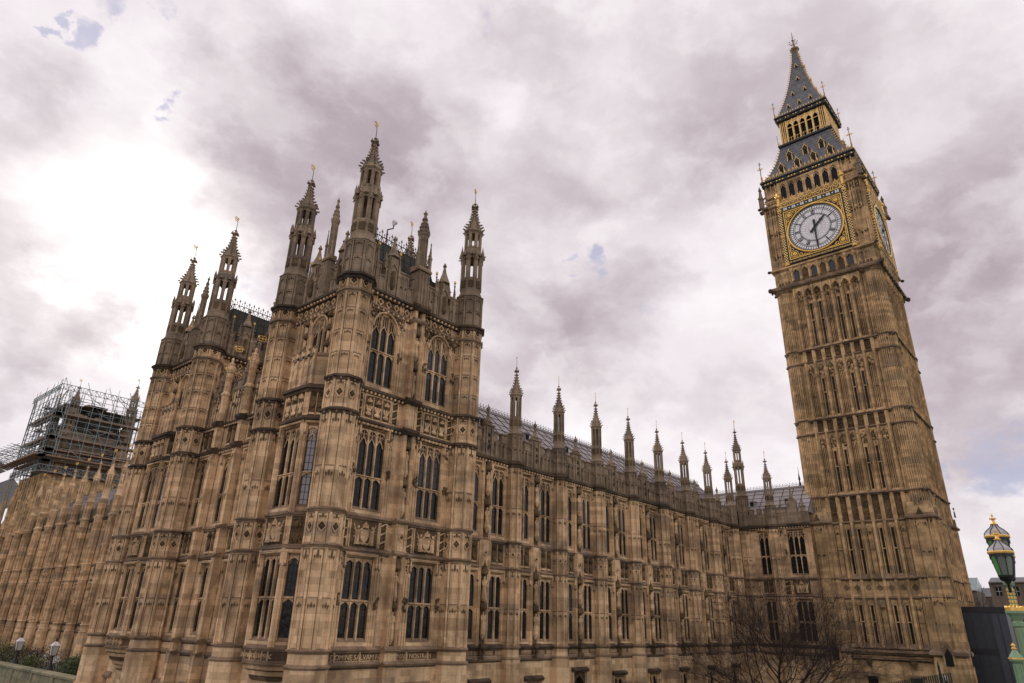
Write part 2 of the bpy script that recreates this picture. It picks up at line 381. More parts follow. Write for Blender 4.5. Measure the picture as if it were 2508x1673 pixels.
# ------------------------------------------------------------------ windows: frame mesh > tracery, pane
WCACHE = {}
def window_meshes(Wd, H, n, tr, arched=False, lit=False, d=.27):
    k = (Wd, H, n, tr, arched, lit, d)
    if k in WCACHE: return WCACHE[k]
    f = MB(); hw = Wd/2
    for (i, dep) in ((0, .06), (.045, .13)):            # stepped jambs
        a = .045
        for sg in (-1, 1):
            x0, x1 = sorted((sg*(hw-i), sg*(hw-i-a))); f.box(x0, x1, -d, -dep, 0, H, 2 if i else 0)  # inner step uses the dark stone, recess shade put into its colour
        f.box(-hw+i, hw-i, -d, -dep, H-i-a, H-i) if not arched else None
    f.ext([(-d, 0), (-.02, 0), (-.02, .03), (-d, .22)], -hw, hw, 1)
    sp = H-Wd*.62
    if arched:
        f.arch(-hw, hw, sp, H-.12, H, 0, .2, 0, rnd=True, nseg=9); f.arch(-hw+.1, hw-.1, sp, H-.24, H, -.09, .15, 0, rnd=True, nseg=9)
        f.arch(-hw-.1, hw+.1, sp, H-.0, H+.0, .0, .0, 0, rnd=True, nseg=9)
        pts = []
        for kk in range(-10, 11):
            t = kk/10; pts.append(((hw+.04)*t, sp + (H-.06-sp)*sqrt(max(0, 1-t*t))))
        for (xa, ya), (xb, yb) in zip(pts, pts[1:]): f.tube((xa, .04, ya), (xb, .04, yb), .07, None, 5, 0)
    else:
        f.ext([(0, H), (.14, H), (.17, H+.1), (0, H+.2)], -hw-.14, hw+.14, 0)
        for sg in (-1, 1): f.box(sg*(hw+.09)-.05, sg*(hw+.09)+.05, 0, .12, H-.55, H+.05); f.blob(sg*(hw+.09), .09, H-.6, .1, .09, .1, 1, 5, 2)
    t = MB(); iw = hw-.085; a = 2*iw/n; w0 = -d+.09
    for j in range(1, n): t.box(-iw+a*j-.042, -iw+a*j+.042, w0-.07, w0+.09, 0, H-.15)
    top = H-.18
    if tr:
        t.ext([(w0-.06, tr-.05), (w0+.13, tr-.04), (w0+.13, tr+.01), (w0-.06, tr+.06)], -iw, iw)
    hd = min(a*1.05, .75); tl = (sp-.1 if arched else H-.18-hd*1.15)
    for j in range(n):
        u0, u1 = -iw+a*j, -iw+a*(j+1); c = (u0+u1)/2
        if tr: t.arch(u0, u1, tr-.05-hd*.42, tr-.05-hd*.06, tr-.04, w0+.04, .07)
        if H < 4.6 and not arched:      # plain cusped heads
            t.arch(u0, u1, top-hd*.5, top-.06, top+.05, w0+.05, .07)
            for sg, uu in ((1, u0), (-1, u1)): t.tube((uu+sg*.03, w0+.02, top-hd*.72), (uu+sg*a*.2, w0+.02, top-hd*.42), .02)
            continue
        # main light head: ogee bars
        hy = tl + (0 if not arched else (.0 if n % 2 == 0 or j != n//2 else .15))
        for sg, uu in ((1, u0), (-1, u1)):
            t.tube((uu+sg*.02, w0, hy-hd*.35), (uu+sg*a*.22, w0, hy+hd*.02), .034); t.tube((uu+sg*a*.22, w0, hy+hd*.02), (c, w0, hy+hd*.42), .034)
        t.tube((c, w0, hy+hd*.4), (c, w0, top), .026)
        if not arched:
            t.arch(u0, u1, top-hd*.42, top-.03, top+.03, w0+.05, .07)
            for q in (.25, .75): t.tube((u0+a*q, w0, hy+hd*.1), (u0+a*q, w0, top-hd*.3), .012); t.tube((u0+a*(q-.2), w0, top-hd*.55), (u0+a*q, w0, top-hd*.36), .02); t.tube((u0+a*(q+.2), w0, top-hd*.55), (u0+a*q, w0, top-hd*.36), .02)
        else:
            for q in (.25, .75): t.tube((u0+a*q, w0, hy+hd*.3), (u0+a*q, w0, top), .025)
    p = MB(); p.face([(-hw+.02, -d+.03, 0), (-hw+.02, -d+.03, H-.02), (hw-.02, -d+.03, H-.02), (hw-.02, -d+.03, 0)])
    WCACHE[k] = (f.mesh('window', [M_ST, M_LEDGE, M_CARVE_SHADE]), t.mesh('tracery', [M_ST]), p.mesh('pane', [M_GLC if lit else M_GL]))
    return WCACHE[k]
def add_window(parent, loc, th, *a, **k):
    f, t, p = window_meshes(*a, **k)
    o = part(parent, 'window', f, loc, th)
    part(o, 'tracery', t, sub=True); part(o, 'pane', p, sub=True)
    return o
def on(org, th, u, v, w=0):
    """world point of local (u,w,v) on a facade with origin org and angle th"""
    return (org[0] + u*cos(th) + w*sin(th), org[1] + u*sin(th) - w*cos(th), v)

# ------------------------------------------------------------------ turrets
def oct_panels(b, r, v0, v1, mids=(), m=0, head=.45, rib=.05, dia=None, ogee=True):
    """eight faces with corner shafts, a centre rib where wide, and blind arch heads"""
    side = 2*r*tan(pi/8)
    for k in range(8):
        b.a = k*pi/4
        u0, u1 = -side/2, side/2
        b.box(u0-rib*.9, u0+rib*.9, r-.02, r+rib*1.7, v0, v1, m)
        b.box(u0+side*.15, u0+side*.15+rib*.7, r, r+rib*1.0, v0, v1, m); b.box(u1-side*.15-rib*.7, u1-side*.15, r, r+rib*1.0, v0, v1, m)
        b.box(u0+rib*1.2, u0+side*.13, r, r+.012, v0, v1, 1); b.box(u1-side*.13, u1-rib*1.2, r, r+.012, v0, v1, 1)  # dark strips beside the shafts paint the shade of the grooves
        for vt in (v1, *mids):
            b.arch(u0+side*.15, u1-side*.15, vt-head, vt-head*.3, vt, r+rib*1.1, rib*1.1, m); b.box(u0+side*.15, u1-side*.15, r, r+rib*1.5, vt-.06, vt, 2)
            for q in (-.22, 0, .22): b.blob(side*q, r+rib*1.1, vt-head*.55, side*.07, .04, head*.16, 3 if m == 4 else 1, 4, 1)
            if ogee and vt == v1: b.blob(0, r+rib, vt-head*.3, side*.12, .04, head*.25, 1, 5, 2)
        if dia: diamond(b, 0, dia, r+.05, side*.34, m); b.face([(-side*.28, r+.015, dia), (0, r+.015, dia+side*.34), (side*.28, r+.015, dia), (0, r+.015, dia-side*.34)], 3 if m == 4 else 1)
    b.a = 0
def turret_top(b, Z, r, m=4, two=False):
    """Z: dict of heights. open lantern and crocketed spire; r = half width of the shaft"""
    # block above the cornice
    b.rings([(r, Z['base']), (r, Z['ledge']-.15)], m=m, cap=False)
    oct_panels(b, r, Z['base'], Z['ledge']-.2, ((Z['base']+Z['ledge'])/2,), m, .35, .05, ogee=False)
    ostring(b, r, Z['ledge'], .2, .12, m)
    r1 = r*.86
    b.rings([(r*1.0, Z['ledge']), (r1, Z['ledge']+.35), (r1, Z['panel'])], m=m)
    side = 2*r1*tan(pi/8)
    for k in range(8):
        b.a = k*pi/4
        b.box(-side*.32, side*.32, r1, r1+.05, Z['ledge']+.5*(Z['panel']-Z['ledge']), Z['panel']-.12, 1)
    b.a = 0
    def lantern(v0, v1, rr, hs):
        s2 = 2*rr*tan(pi/8)
        for k in range(8):
            b.a = k*pi/4 + pi/8
            b.box(-s2*.22, s2*.22, rr*.78, rr*1.08, v0, v1, m)
            b.a = k*pi/4
            b.arch(-s2*.42, s2*.42, v1-hs, v1-hs*.3, v1+.02, rr, .1, m); b.box(-s2*.4, s2*.4, rr-.08, rr, v0, v0+.15, m)
        b.a = 0
    if two:
        lantern(Z['panel'], Z['mid'], r1, .45)
        b.rings([(r1*.98, Z['mid']), (r1*1.08, Z['mid']+.12), (r1*.9, Z['mid']+.4), (r1*.78, Z['mid']+.75)], m=m)
        for k in range(8):
            b.a = k*pi/4; q = r1*1.12
            b.spike(0, q, Z['mid']+.0, .16, .75, m); b.blob(0, q, Z['mid']+.05, .12, .14, .16, 1, 5, 2)
            b.a = k*pi/4+pi/8; b.box(-.06, .06, r1*1.02, r1*1.2, Z['mid']-.35, Z['mid']+.35, m); b.spike(0, r1*1.12, Z['mid']+.35, .09, .6, m)
            if k % 2 == 0: b.tube((0, r1*1.0, Z['mid']+.0), (0, r1*1.5, Z['mid']+.05), .06, .04, 5, m)
        b.a = 0
        r2 = r1*.82; lantern(Z['mid']+.7, Z['eave']-.1, r2, .35)
    else:
        r2 = r1; lantern(Z['panel'], Z['eave']-.1, r2, .35)
    e = Z['eave']; t = Z['stone']; H = t-e
    b.rings([(r2*.95, e-.15), (r2*1.1, e-.05), (r2*1.18, e+.02), (r2*1.0, e+.15), (r2*.92, e+H*.14), (r2*.66, e+H*.27), (r2*.42, e+H*.4), (r2*.27, e+H*.55), (r2*.17, e+H*.7), (r2*.12, e+H*.78)], m=m)
    zz = e+H*.78
    b.rings([(r2*.12, zz), (r2*.3, zz+H*.04), (r2*.3, zz+H*.07), (r2*.12, zz+H*.1), (r2*.08, zz+H*.13), (r2*.2, zz+H*.16), (r2*.05, zz+H*.2), (.01, t)], m=m)
    P = [(r2*1.12, .05), (r2*.98, .14), (r2*.8, .22), (r2*.56, .32), (r2*.42, .41), (r2*.33, .5), (r2*.25, .59), (r2*.19, .68)]
    for k in range(8):
        b.a = k*pi/4+pi/8
        for (q, z) in P:
            qq = q*1.06
            s_ = r2*(.30 if z < .3 else .24)
            b.blob(0, qq+s_*.3, e+H*z+s_*.3, s_*.42, s_*.62, s_*.42, m, 5, 2); b.spike(0, qq+s_*.8, e+H*z+s_*.25, s_*.3, s_*.75, m)
    b.a = 0
    # crown finial leaves
    for k in range(4):
        b.a = k*pi/2; b.spike(0, r2*.4, zz+H*.03, .12*r2*2, .26*r2*2, m); b.blob(0, r2*.42, zz+H*.05, r2*.14, r2*.2, r2*.12, m, 5, 2)
    b.a = 0
def vane_mesh(h, s=1.0, gold=True, turn=.6):
    b = MB(); b.tube((0, 0, -.1), (0, 0, h), .022*s, .012*s, 5, 1)
    z = h*.62; b.a = turn
    for (a, c) in (((.05, z), (.05, z+.26*s)), ((.05, z+.26*s), (.33*s, z+.26*s)), ((.33*s, z+.26*s), (.33*s, z)), ((.33*s, z), (.05, z))):
        b.tube((a[0], 0, a[1]), (c[0], 0, c[1]), .02*s, None, 4, 0)
    b.tube((.08, 0, z+.13*s), (.42*s, 0, z+.13*s), .02*s, None, 4, 0); b.blob(.19*s, 0, z+.13*s, .06*s, .02, .06*s, 0, 5, 2)
    b.a = 0
    b.blob(0, 0, h-.08*s, .05*s, .05*s, .07*s, 0, 5, 2); b.tube((-.09*s, 0, h-.14*s), (.09*s, 0, h-.14*s), .018*s, None, 4, 0)
    return b.mesh('weather_vane', [M_GOLD, M_IRON])
ME_VANE = vane_mesh(1.2, 1.3); ME_VANEG = vane_mesh(1.1, 1.5, turn=1.2); ME_VANES = vane_mesh(.9, .8)

ZP = dict(base=21.5, ledge=23.95, panel=25.35, mid=27.35, eave=29.55, stone=32.45)
def pav_turret():
    b = MB(); r = .86
    for (v0, v1, rr) in ((GZ, -2.55, 1.16), (-2.6, -2.4, 1.08), (-3.5, .0, 1.0), (.0, .7, .93)): b.rings([(rr, v0), (rr, v1)], cap=True)
    for (v0, v1, mids, dia, hd) in ((.74, 5.74, (3.15,), None, .75), (5.74, 7.55, (), 6.6, .4), (7.55, 13.0, (9.8,), None, .85), (13.0, 14.95, (), 13.9, .4), (14.95, 20.47, (16.4, 17.8, 19.2), None, .4), (20.47, 21.42, (), 20.95, .2)):
        b.rings([(r, v0), (r, v1)], cap=False); oct_panels(b, r, v0, v1-.25, mids, 0, hd, .065, dia)
        if v1-v0 > 4:
            side = 2*r*tan(pi/8)
            for k in range(8):
                b.a = k*pi/4; b.box(-.03, .03, r, r+.05, v1-1.3, v1-.3, 0)
                if v0 > 14: b.box(-.03, .03, r, r+.045, v0, v1-.3, 0)
            b.a = 0
    ostring(b, .95, 0.0, .16, .14, 2); ostring(b, r, .74, .2, .2, 2); ostring(b, r, 5.74, .18, .14, 2); ostring(b, r, 7.55, .2, .16, 2)
    for v in (13.0, 14.95, 20.47): ostring(b, r, v, .34, .22, 3 if v != 20.47 else 2)
    ostring(b, r, 21.5, .42, .3, 3)
    for k in range(16):
        a = 2*pi*k/16
        for v in (12.75, 14.7, 21.15): b.blob((r+.16)*sin(a), (r+.16)*cos(a), v, .07, .07, .09, 2 if v < 20 else 3, 5, 2)
    turret_top(b, ZP, r, 4, True)
    return b.mesh('turret', STM)
ME_PT = pav_turret()

# ------------------------------------------------------------------ corner pavilion
def relief(b, u0, u1, v0, v1, kind, m=1):
    """carved panel sunk in a moulded frame"""
    b.box(u0-.04, u0+.03, 0, .09, v0, v1, 0); b.box(u1-.03, u1+.04, 0, .09, v0, v1, 0)
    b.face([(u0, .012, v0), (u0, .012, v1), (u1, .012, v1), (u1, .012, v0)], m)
    c = (u0+u1)/2; h = v1-v0
    if kind == 'arms':
        shield(b, c, v0+h*.42, h*.42, .02, 0); crown(b, c, v0+h*.75, h*.38, .08, 0)
        for sg in (-1, 1):      # winged supporters
            x = c+sg*h*.34
            b.rings([(h*.10, v0+.12), (h*.08, v0+h*.35), (h*.09, v0+h*.55), (h*.03, v0+h*.63)], 6, x, .1, None, 0)
            b.blob(x, .14, v0+h*.72, h*.06, .08, h*.075, 0); b.tube((x, .12, v0+h*.55), (c+sg*h*.14, .14, v0+h*.7), .05, .04, 5, 0)
            for k in range(4): b.tube((x+sg*.05, .06, v0+h*(.58-.02*k)), (x+sg*h*(.2-.02*k), .06, v0+h*(.85-.17*k)), .05, .02, 4, 0)
        for k in range(6): b.blob(c+(k-2.5)*h*.1, .1, v0+h*.12+.04*(k % 2), h*.08, .08, h*.05, 0, 6, 2)
        fol(b, u0+.1, u1-.1, v0+.1, v0+.35, .06, 10)
    elif kind == 'crowns':
        n = 3; a = (u1-u0)/n
        for k in range(n):
            x = u0+a*(k+.5); b.box(x-a/2-.02, x-a/2+.02, .0, .08, v0, v1, 0)
            crown(b, x, v0+h*.68, h*.32, .06, 0)
            for q in range(3): b.tube((x, .05, v0+h*.15), (x+(q-1)*a*.32, .07, v0+h*.5), .05, .07, 4, 0)
            b.blob(x, .08, v0+h*.15, a*.35, .08, h*.09, 0)
        b.arch(u0, u1, v1-.15, v1-.05, v1, .08, .06, 0)
    elif kind == 'shields':
        n = 2; a = (u1-u0)/n
        for k in range(n):
            x = u0+a*(k+.5); b.box(x-a/2-.02, x-a/2+.02, .0, .07, v0, v1, 0)
            shield(b, x, v0+h*.42, a*.72, .02, 1); crown(b, x, v0+h*.78, a*.65, .05, 1); b.box(x-a*.36, x+a*.36, .02, .1, v0+.04, v0+.16, 0)
    elif kind == 'scroll':
        for k in range(6):
            z = v0+h*(k+.5)/6; b.tube((u0+.05, .06, z-.07), (u1-.05, .06, z+.09), .05, .05, 4, 0 if k % 2 else 1); b.blob((u0+u1)/2+(.08 if k % 2 else -.08), .07, z, .09, .06, .07, 1, 5, 2)
    elif kind == 'quat':
        n = max(1, round((u1-u0)/.62)); a = (u1-u0)/n
        for k in range(n): diamond(b, u0+a*(k+.5), (v0+v1)/2, .03, a*.3, 0)
    elif kind == 'foliage':
        fol(b, u0+.08, u1-.08, v0+.08, v1-.08, .05, int((u1-u0)*(v1-v0)*12)+3)
def text_part(parent, txt, loc, th, size, mat, ext=.02):
    c = bpy.data.curves.new('inscription', 'FONT'); c.body = txt; c.size = size; c.extrude = ext; c.align_x = 'CENTER'
    c.materials.append(mat); o0 = bpy.data.objects.new('inscription', c); COL.objects.link(o0)
    me = bpy.data.meshes.new_from_object(o0); bpy.data.objects.remove(o0); o = bpy.data.objects.new('inscription', me); COL.objects.link(o); o.parent = parent
    o.location = Vector(loc) - parent.location; o.rotation_euler = (pi/2, 0, th); return o
BANDS = [(0.0, .16, .14, 2, 0), (.74, .2, .2, 2, 0), (5.74, .18, .14, 2, 0), (7.55, .2, .16, 2, 0), (13.0, .34, .24, 3, .3), (14.95, .34, .24, 3, .3), (20.47, .25, .16, 2, .4), (21.5, .42, .32, 3, .35)]
def parapet(b, u0, u1, v0, seg, m=4, gab=None):
    """panelled battlement; v0 = top of the cornice"""
    b.box(u0, u1, -.3, 0, v0, v0+1.15, m)
    n = max(1, round((u1-u0)/seg)); a = (u1-u0)/n
    for k in range(n):
        x = u0+a*k
        b.box(x+a*.16, x+a*.84, -.3, 0.0, v0+1.15, v0+1.95, m); b.box(x+a*.12, x+a*.88, -.36, .07, v0+1.95, v0+2.07, 2)
        b.box(x-a*.16 if k else x, x+a*.16, -.36, .06, v0+1.13, v0+1.22, 2)
        ribs(b, x+a*.18, x+a*.82, 2, v0, v0+1.9, 0, .06, .05, m)
        b.arch(x+a*.18, x+a*.5, v0+1.5, v0+1.75, v0+1.9, .05, .05, m); b.arch(x+a*.5, x+a*.82, v0+1.5, v0+1.75, v0+1.9, .05, .05, m)
        ribs(b, x+a*.84, x+a*1.16, 1, v0, v0+1.1, 0, .06, .05, m) if k < n-1 else None
        for q in (.34, .66): b.blob(x+a*q, .04, v0+.95, .07, .05, .09, 3, 5, 2)
def pinnacle(b, u, w, v, h, s=.14, m=4, gold=None):
    b.sq([(s, v), (s, v+h*.45)], u, w, m); b.sq([(s*1.3, v+h*.45), (s*1.3, v+h*.5), (s*.8, v+h*.55), (s*.25, v+h*.9), (s*.45, v+h*.93), (.01, v+h)], u, w, m)
    for k in range(3):
        for q in range(4):
            a = pi/4+q*pi/2; rr = s*(1.0-.25*k); b.spike(u+rr*sin(a), w+rr*cos(a), v+h*(.55+.11*k), s*.25, h*.06, m)
    if gold is not None:
        b.blob(u, w, v+h+.06, .1, .1, .1, gold, 6, 3); b.spike(u, w, v+h+.1, .05, .2, gold); b.tube((u-.1, w, v+h+.18), (u+.1, w, v+h+.18), .03, None, 4, gold)
def cresting(b, u0, u1, v, w, step=.42, h=.95, m=0, sc=1.0):
    b.box(u0, u1, w-.03, w+.03, v, v+.05, m); b.box(u0, u1, w-.02, w+.02, v+h*.42, v+h*.47, m)
    n = max(1, int((u1-u0)/step)); a = (u1-u0)/n
    for k in range(n+1):
        u = u0+a*k; b.tube((u, w, v), (u, w, v+h), .022*sc, .014*sc, 4, m)
        b.blob(u, w, v+h*.82, .1*sc, .03, .05*sc, m, 4, 1); b.spike(u, w, v+h*.8, .05*sc, h*.25, m)
        if k < n:
            c = u+a/2; b.tube((u, w, v+h*.45), (c, w, v+.05), .018*sc, None, 4, m); b.tube((u+a, w, v+h*.45), (c, w, v+.05), .018*sc, None, 4, m)
            b.tube((c, w, v+h*.45), (c, w, v+h*.66), .016*sc, None, 4, m); b.blob(c, w, v+h*.68, .06*sc, .02, .05*sc, m, 4, 1)

def pav_north_wall():
    b = MB(); L = 9.84; wins = [(1.7, 3.66), (6.38, 8.32)]; ops = []
    for (a, c) in wins: ops += [(a, c, 1.05, 5.4), (a, c, 7.85, 12.7), (a, c, 15.3, 20.25), (a+.1, c-.1, -3.2, -1.25)]
    b.wall(0, L, GZ, 21.6, ops, 0, .45)
    for (a, c) in wins:
        relief(b, a, c, 5.86, 7.3, 'arms'); relief(b, a, c, 13.2, 14.6, 'crowns'); relief(b, a, c, 20.5, 21.1, 'quat')
        for x in (a-.62, c+.12): relief(b, x, x+.45, 5.86, 7.3, 'scroll'); relief(b, x, x+.45, 13.2, 14.6, 'scroll')
        for (v0, v1) in ((.8, 5.5), (7.6, 12.6), (15.0, 20.2)):
            for x in (a-.3, c+.3):
                b.box(x-.03, x+.03, 0, .06, v0, v1, 0); b.box(x-.22, x-.17, 0, .05, v0, v1, 0); b.box(x+.17, x+.22, 0, .05, v0, v1, 0)
                mid = (v0+v1)/2-.1; fol(b, x-.14, x+.14, mid-.35, mid+.35, .1, 9, 1, .09); fol(b, x-.2, x+.2, v1-.8, v1, .05, 9, 1, .07)
                b.arch(x-.22, x+.22, v1-1.2, v1-.85, v1-.75, .06, .06, 0)
        for sg in (-1, 1):
            xx = a-.05 if sg < 0 else c+.05; fol(b, xx-.3, xx+.3, 19.6, 20.2, .05, 16, 1, .09)
            # hood over the basement window
        b.ext([(0, -1.25), (.16, -1.25), (.2, -1.15), (0, -.98)], a-.1, c+.1, 2)
        for x in (a-.06, c-.06): b.box(x, x+.12, 0, .12, -2.2, -1.2, 0)
    # middle buttress with niches
    c0, c1 = 4.62, 5.5
    for (x0, x1) in ((c0, c0+.22), (c1-.22, c1)): b.box(x0, x1, 0, .42, GZ, 21.4, 0)
    b.box(c0+.22, c1-.22, 0, .12, GZ, 21.4, 1)
    b.box(c0+.2, c1-.2, .1, .42, 5.74, 7.5, 0); diamond(b, (c0+c1)/2, 6.6, .45, .2); b.box(c0+.2, c1-.2, .1, .42, 13.0, 14.9, 0); relief(b, c0+.25, c1-.25, 13.2, 14.5, 'foliage')
    b.box(c0+.2, c1-.2, .1, .42, GZ, .7, 0)
    for x in (c0+.05, c0+.17, c1-.17, c1-.05): b.box(x-.02, x+.02, .42, .47, .8, 21.2, 0)
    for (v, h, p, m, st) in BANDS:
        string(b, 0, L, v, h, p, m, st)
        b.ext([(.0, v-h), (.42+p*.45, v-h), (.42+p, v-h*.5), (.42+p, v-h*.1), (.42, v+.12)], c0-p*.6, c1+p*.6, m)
    relief(b, 3.9, 4.55, 20.5, 21.1, 'quat'); relief(b, 5.6, 6.3, 20.5, 21.1, 'quat')
    # long carved inscription band ground
    b.face([(0, .015, .16), (0, .015, .5), (L, .015, .5), (L, .015, .16)], 1)
    for k in range(int(L/1.6)+1): b.box(k*1.62-.03, k*1.62+.03, 0, .1, .1, .56, 0)
    return b.mesh('wall', STM)
def pav_parapet(L, mid, gables, ms=1.0):
    b = MB()
    parapet(b, .8, L-.8, 21.5, 1.15)
    for u in gables:
        b.box(u-.35, u+.35, -.25, .12, 21.5, 24.3, 4); b.rings([(.4, 24.3), (.3, 24.6), (.15, 25.1), (.06, 25.6), (.14, 25.7), (.02, 26.0)], 6, u, -.05, None, 4)
        b.rings([(.08, 21.9), (.16, 22.1), (.12, 22.9), (.14, 23.1), (.05, 23.25)], 6, u, .2, None, 1); b.arch(u-.3, u+.3, 23.3, 23.75, 24.2, .2, .1, 4)
        for sg in (-1, 1): pinnacle(b, u+sg*.55, -.05, 23.3, 1.2, .1, 4)
        for q in range(6): b.spike(u + (q-2.5)*.14, .1, 24.3, .07, .22, 4)
    for u in (1.45, L*.33, L*.67, L-1.45): pinnacle(b, u, .02, 21.6, 3.1, .11, 4, 5)
    if mid is not None:
        u = mid; nv0 = len(b.v); b.box(u-.44, u+.44, -.35, .45, 21.5, 24.1, 4); ribs(b, u-.4, u+.4, 3, 21.6, 24.0, .5, .06, .05, 4)
        b.ext([(-.35, 24.1), (.58, 24.1), (.6, 24.25), (.4, 24.5), (-.35, 24.5)], u-.58, u+.58, 2)
        b.rings([(.29, 24.4), (.29, 27.0)], 8, u, .05, None, 4)
        for k in range(8): b.at(u, .05, 0, k*pi/4); b.box(-.11, -.07, .29, .34, 24.4, 27.0, 4); b.box(.07, .11, .29, .34, 24.4, 27.0, 4); b.arch(-.11, .11, 26.3, 26.8, 27.0, .34, .05, 4)
        b.at(0, 0, 0, 0)
        b.rings([(.3, 27.0), (.4, 27.15), (.4, 27.35), (.3, 27.6), (.22, 28.0), (.13, 28.4), (.09, 28.8), (.15, 28.95), (.05, 29.1), (.01, 29.3)], 8, u, .05, None, 4)
        for k in range(8):
            a = k*pi/4+pi/8
            for q, z in ((.42, 27.3), (.32, 27.7), (.24, 28.0), (.16, 28.4)): b.spike(u+q*sin(a), .05+q*cos(a), z, .08, .24, 4)
        for sg in (-1, 1): pinnacle(b, u+sg*.55, .3, 24.2, 2.5, .09, 4)
        if ms != 1.0: b.v[nv0:] = [(u+(x-u)*ms, y*ms, z) for x, y, z in b.v[nv0:]]
    return b.mesh('parapet', STM+[M_GOLD])
def oriel(L):
    """canted bay window body on the river face, centred; windows are added as parts"""
    b = MB(); c = L/2; fa, fb = c-1.15, c+1.15; sa, sb = c-1.95, c+1.95; D = .85
    def shell(v0, v1, m=0, e=0.0, cap=True):
        P = [(sa-e, 0), (fa-e*.4, D+e), (fb+e*.4, D+e), (sb+e, 0)]
        A = [(u, w, v0) for u, w in P]; B = [(u, w, v1) for u, w in P]
        for k in range(3): b.face([A[k], B[k], B[k+1], A[k+1]], m)
        if cap: b.face(B, m); b.face(A[::-1], m)
    def shelf(v, h, p, m):
        shell(v-h, v-h*.5, m, p*.5); shell(v-h*.5, v-h*.05, m, p); shell(v-h*.05, v+.1, m, p*.3)
    # storeys with openings
    side = sqrt((fa-sa)**2+D*D); ang = atan2(D, fa-sa)
    for (v0, v1, o0, o1) in ((.74, 5.74, 1.0, 5.4), (7.55, 13.0, 7.85, 12.65)):
        b.wall(fa, fb, v0, v1, [(fa+.14, fb-.14, o0, o1)], D, .3)
        for (ou, ow, a2) in ((sa, 0, -ang), (fb, D, ang)):
            b.at(ou, ow, 0, a2)
            b.wall(0, side, v0, v1, [(side/2-.34, side/2+.34, o0, o1)], 0, .2); ribs(b, .1, side/2-.38, 2, v0, v1, 0, .05, .05, 0); ribs(b, side/2+.38, side-.1, 2, v0, v1, 0, .05, .05, 0); b.at(0, 0, 0, 0)
        b.face([(sa, 0, v0), (fa, D, v0), (fb, D, v0), (sb, 0, v0)], 0); b.face([(sa, 0, v1), (fa, D, v1), (fb, D, v1), (sb, 0, v1)], 0)
        for (u, w) in ((fa, D), (fb, D)): b.rings([(.1, v0), (.1, v1)], 6, u, w, None, 0)
        for (u, w) in ((sa, .05), (sb, .05)): b.rings([(.1, v0), (.1, v1)], 6, u, w, None, 0)
    for (v0, v1, kind) in ((5.74, 7.55, 'arms'), (13.0, 14.95, 'crowns')):
        shell(v0, v1, 0); b.at(0, D, 0, 0)
        relief(b, fa+.12, fb-.12, v0+.12, v1-.22, kind); b.at(0, 0, 0, 0)
        for (ou, ow, a2) in ((sa, 0, -ang), (fb, D, ang)):
            b.at(ou, ow, 0, a2); relief(b, .15, side-.15, v0+.12, v1-.22, 'shields' if kind == 'crowns' else 'foliage'); b.at(0, 0, 0, 0)
    shell(0, .74, 1); b.at(0, D, 0, 0); ribs(b, fa, fb, 4, .1, .6, 0, .05, .06, 0); b.at(0, 0, 0, 0)
    for (v, h, p, m) in ((0.0, .16, .12, 2), (.74, .2, .16, 2), (5.74, .2, .12, 2), (7.55, .22, .16, 2), (13.0, .34, .2, 3), (14.95, .4, .28, 3)): shelf(v, h, p, m)
    # stepped corbel
    steps = [(1.0, -.14), (.97, -.34), (.80, -.42), (.76, -.62), (.70, -.66), (.62, -.84), (.50, -.90), (.44, -1.1), (.32, -1.16), (.26, -1.36), (.1, -1.5)]
    for k in range(len(steps)-1):
        (s0, z1), (s1, z0) = steps[k], steps[k+1]
        def P_(q): hw = .45+1.5*q; return [(c-hw, 0), (c-hw*.6, D*q), (c+hw*.6, D*q), (c+hw, 0)]
        A = [(u, w, z1) for u, w in P_(s0)]; B = [(u, w, z0) for u, w in P_(s1)]
        for j_ in range(3): b.face([A[j_], A[j_+1], B[j_+1], B[j_]], 1 if k == 4 else (2 if k % 2 else 0))
        b.face(B, 0)
    # balcony of the third storey
    shellp = [(sa+.1, 0), (fa+.05, D-.15), (fb-.05, D-.15), (sb-.1, 0)]
    for (v0, v1, e, m) in ((15.05, 16.9, -.12, 0), (16.9, 17.1, -.02, 2)):
        shell(v0, v1, m, e)
    for k in range(5):
        u = fa + (fb-fa)*k/4; b.box(u-.09, u+.09, D-.14, D-.02, 15.1, 17.35, 0); b.blob(u, D-.02, 17.4, .1, .1, .1, 2, 5, 2)
    for k in range(4):
        u = fa+(fb-fa)*(k+.5)/4; b.box(u-.14, u+.14, D-.25, D-.1, 17.1, 17.5, 0); b.arch(u-.2, u+.2, 16.1, 16.5, 16.7, D-.08, .05, 0)
    return b, (fa, fb, sa, sb, D, side, ang)
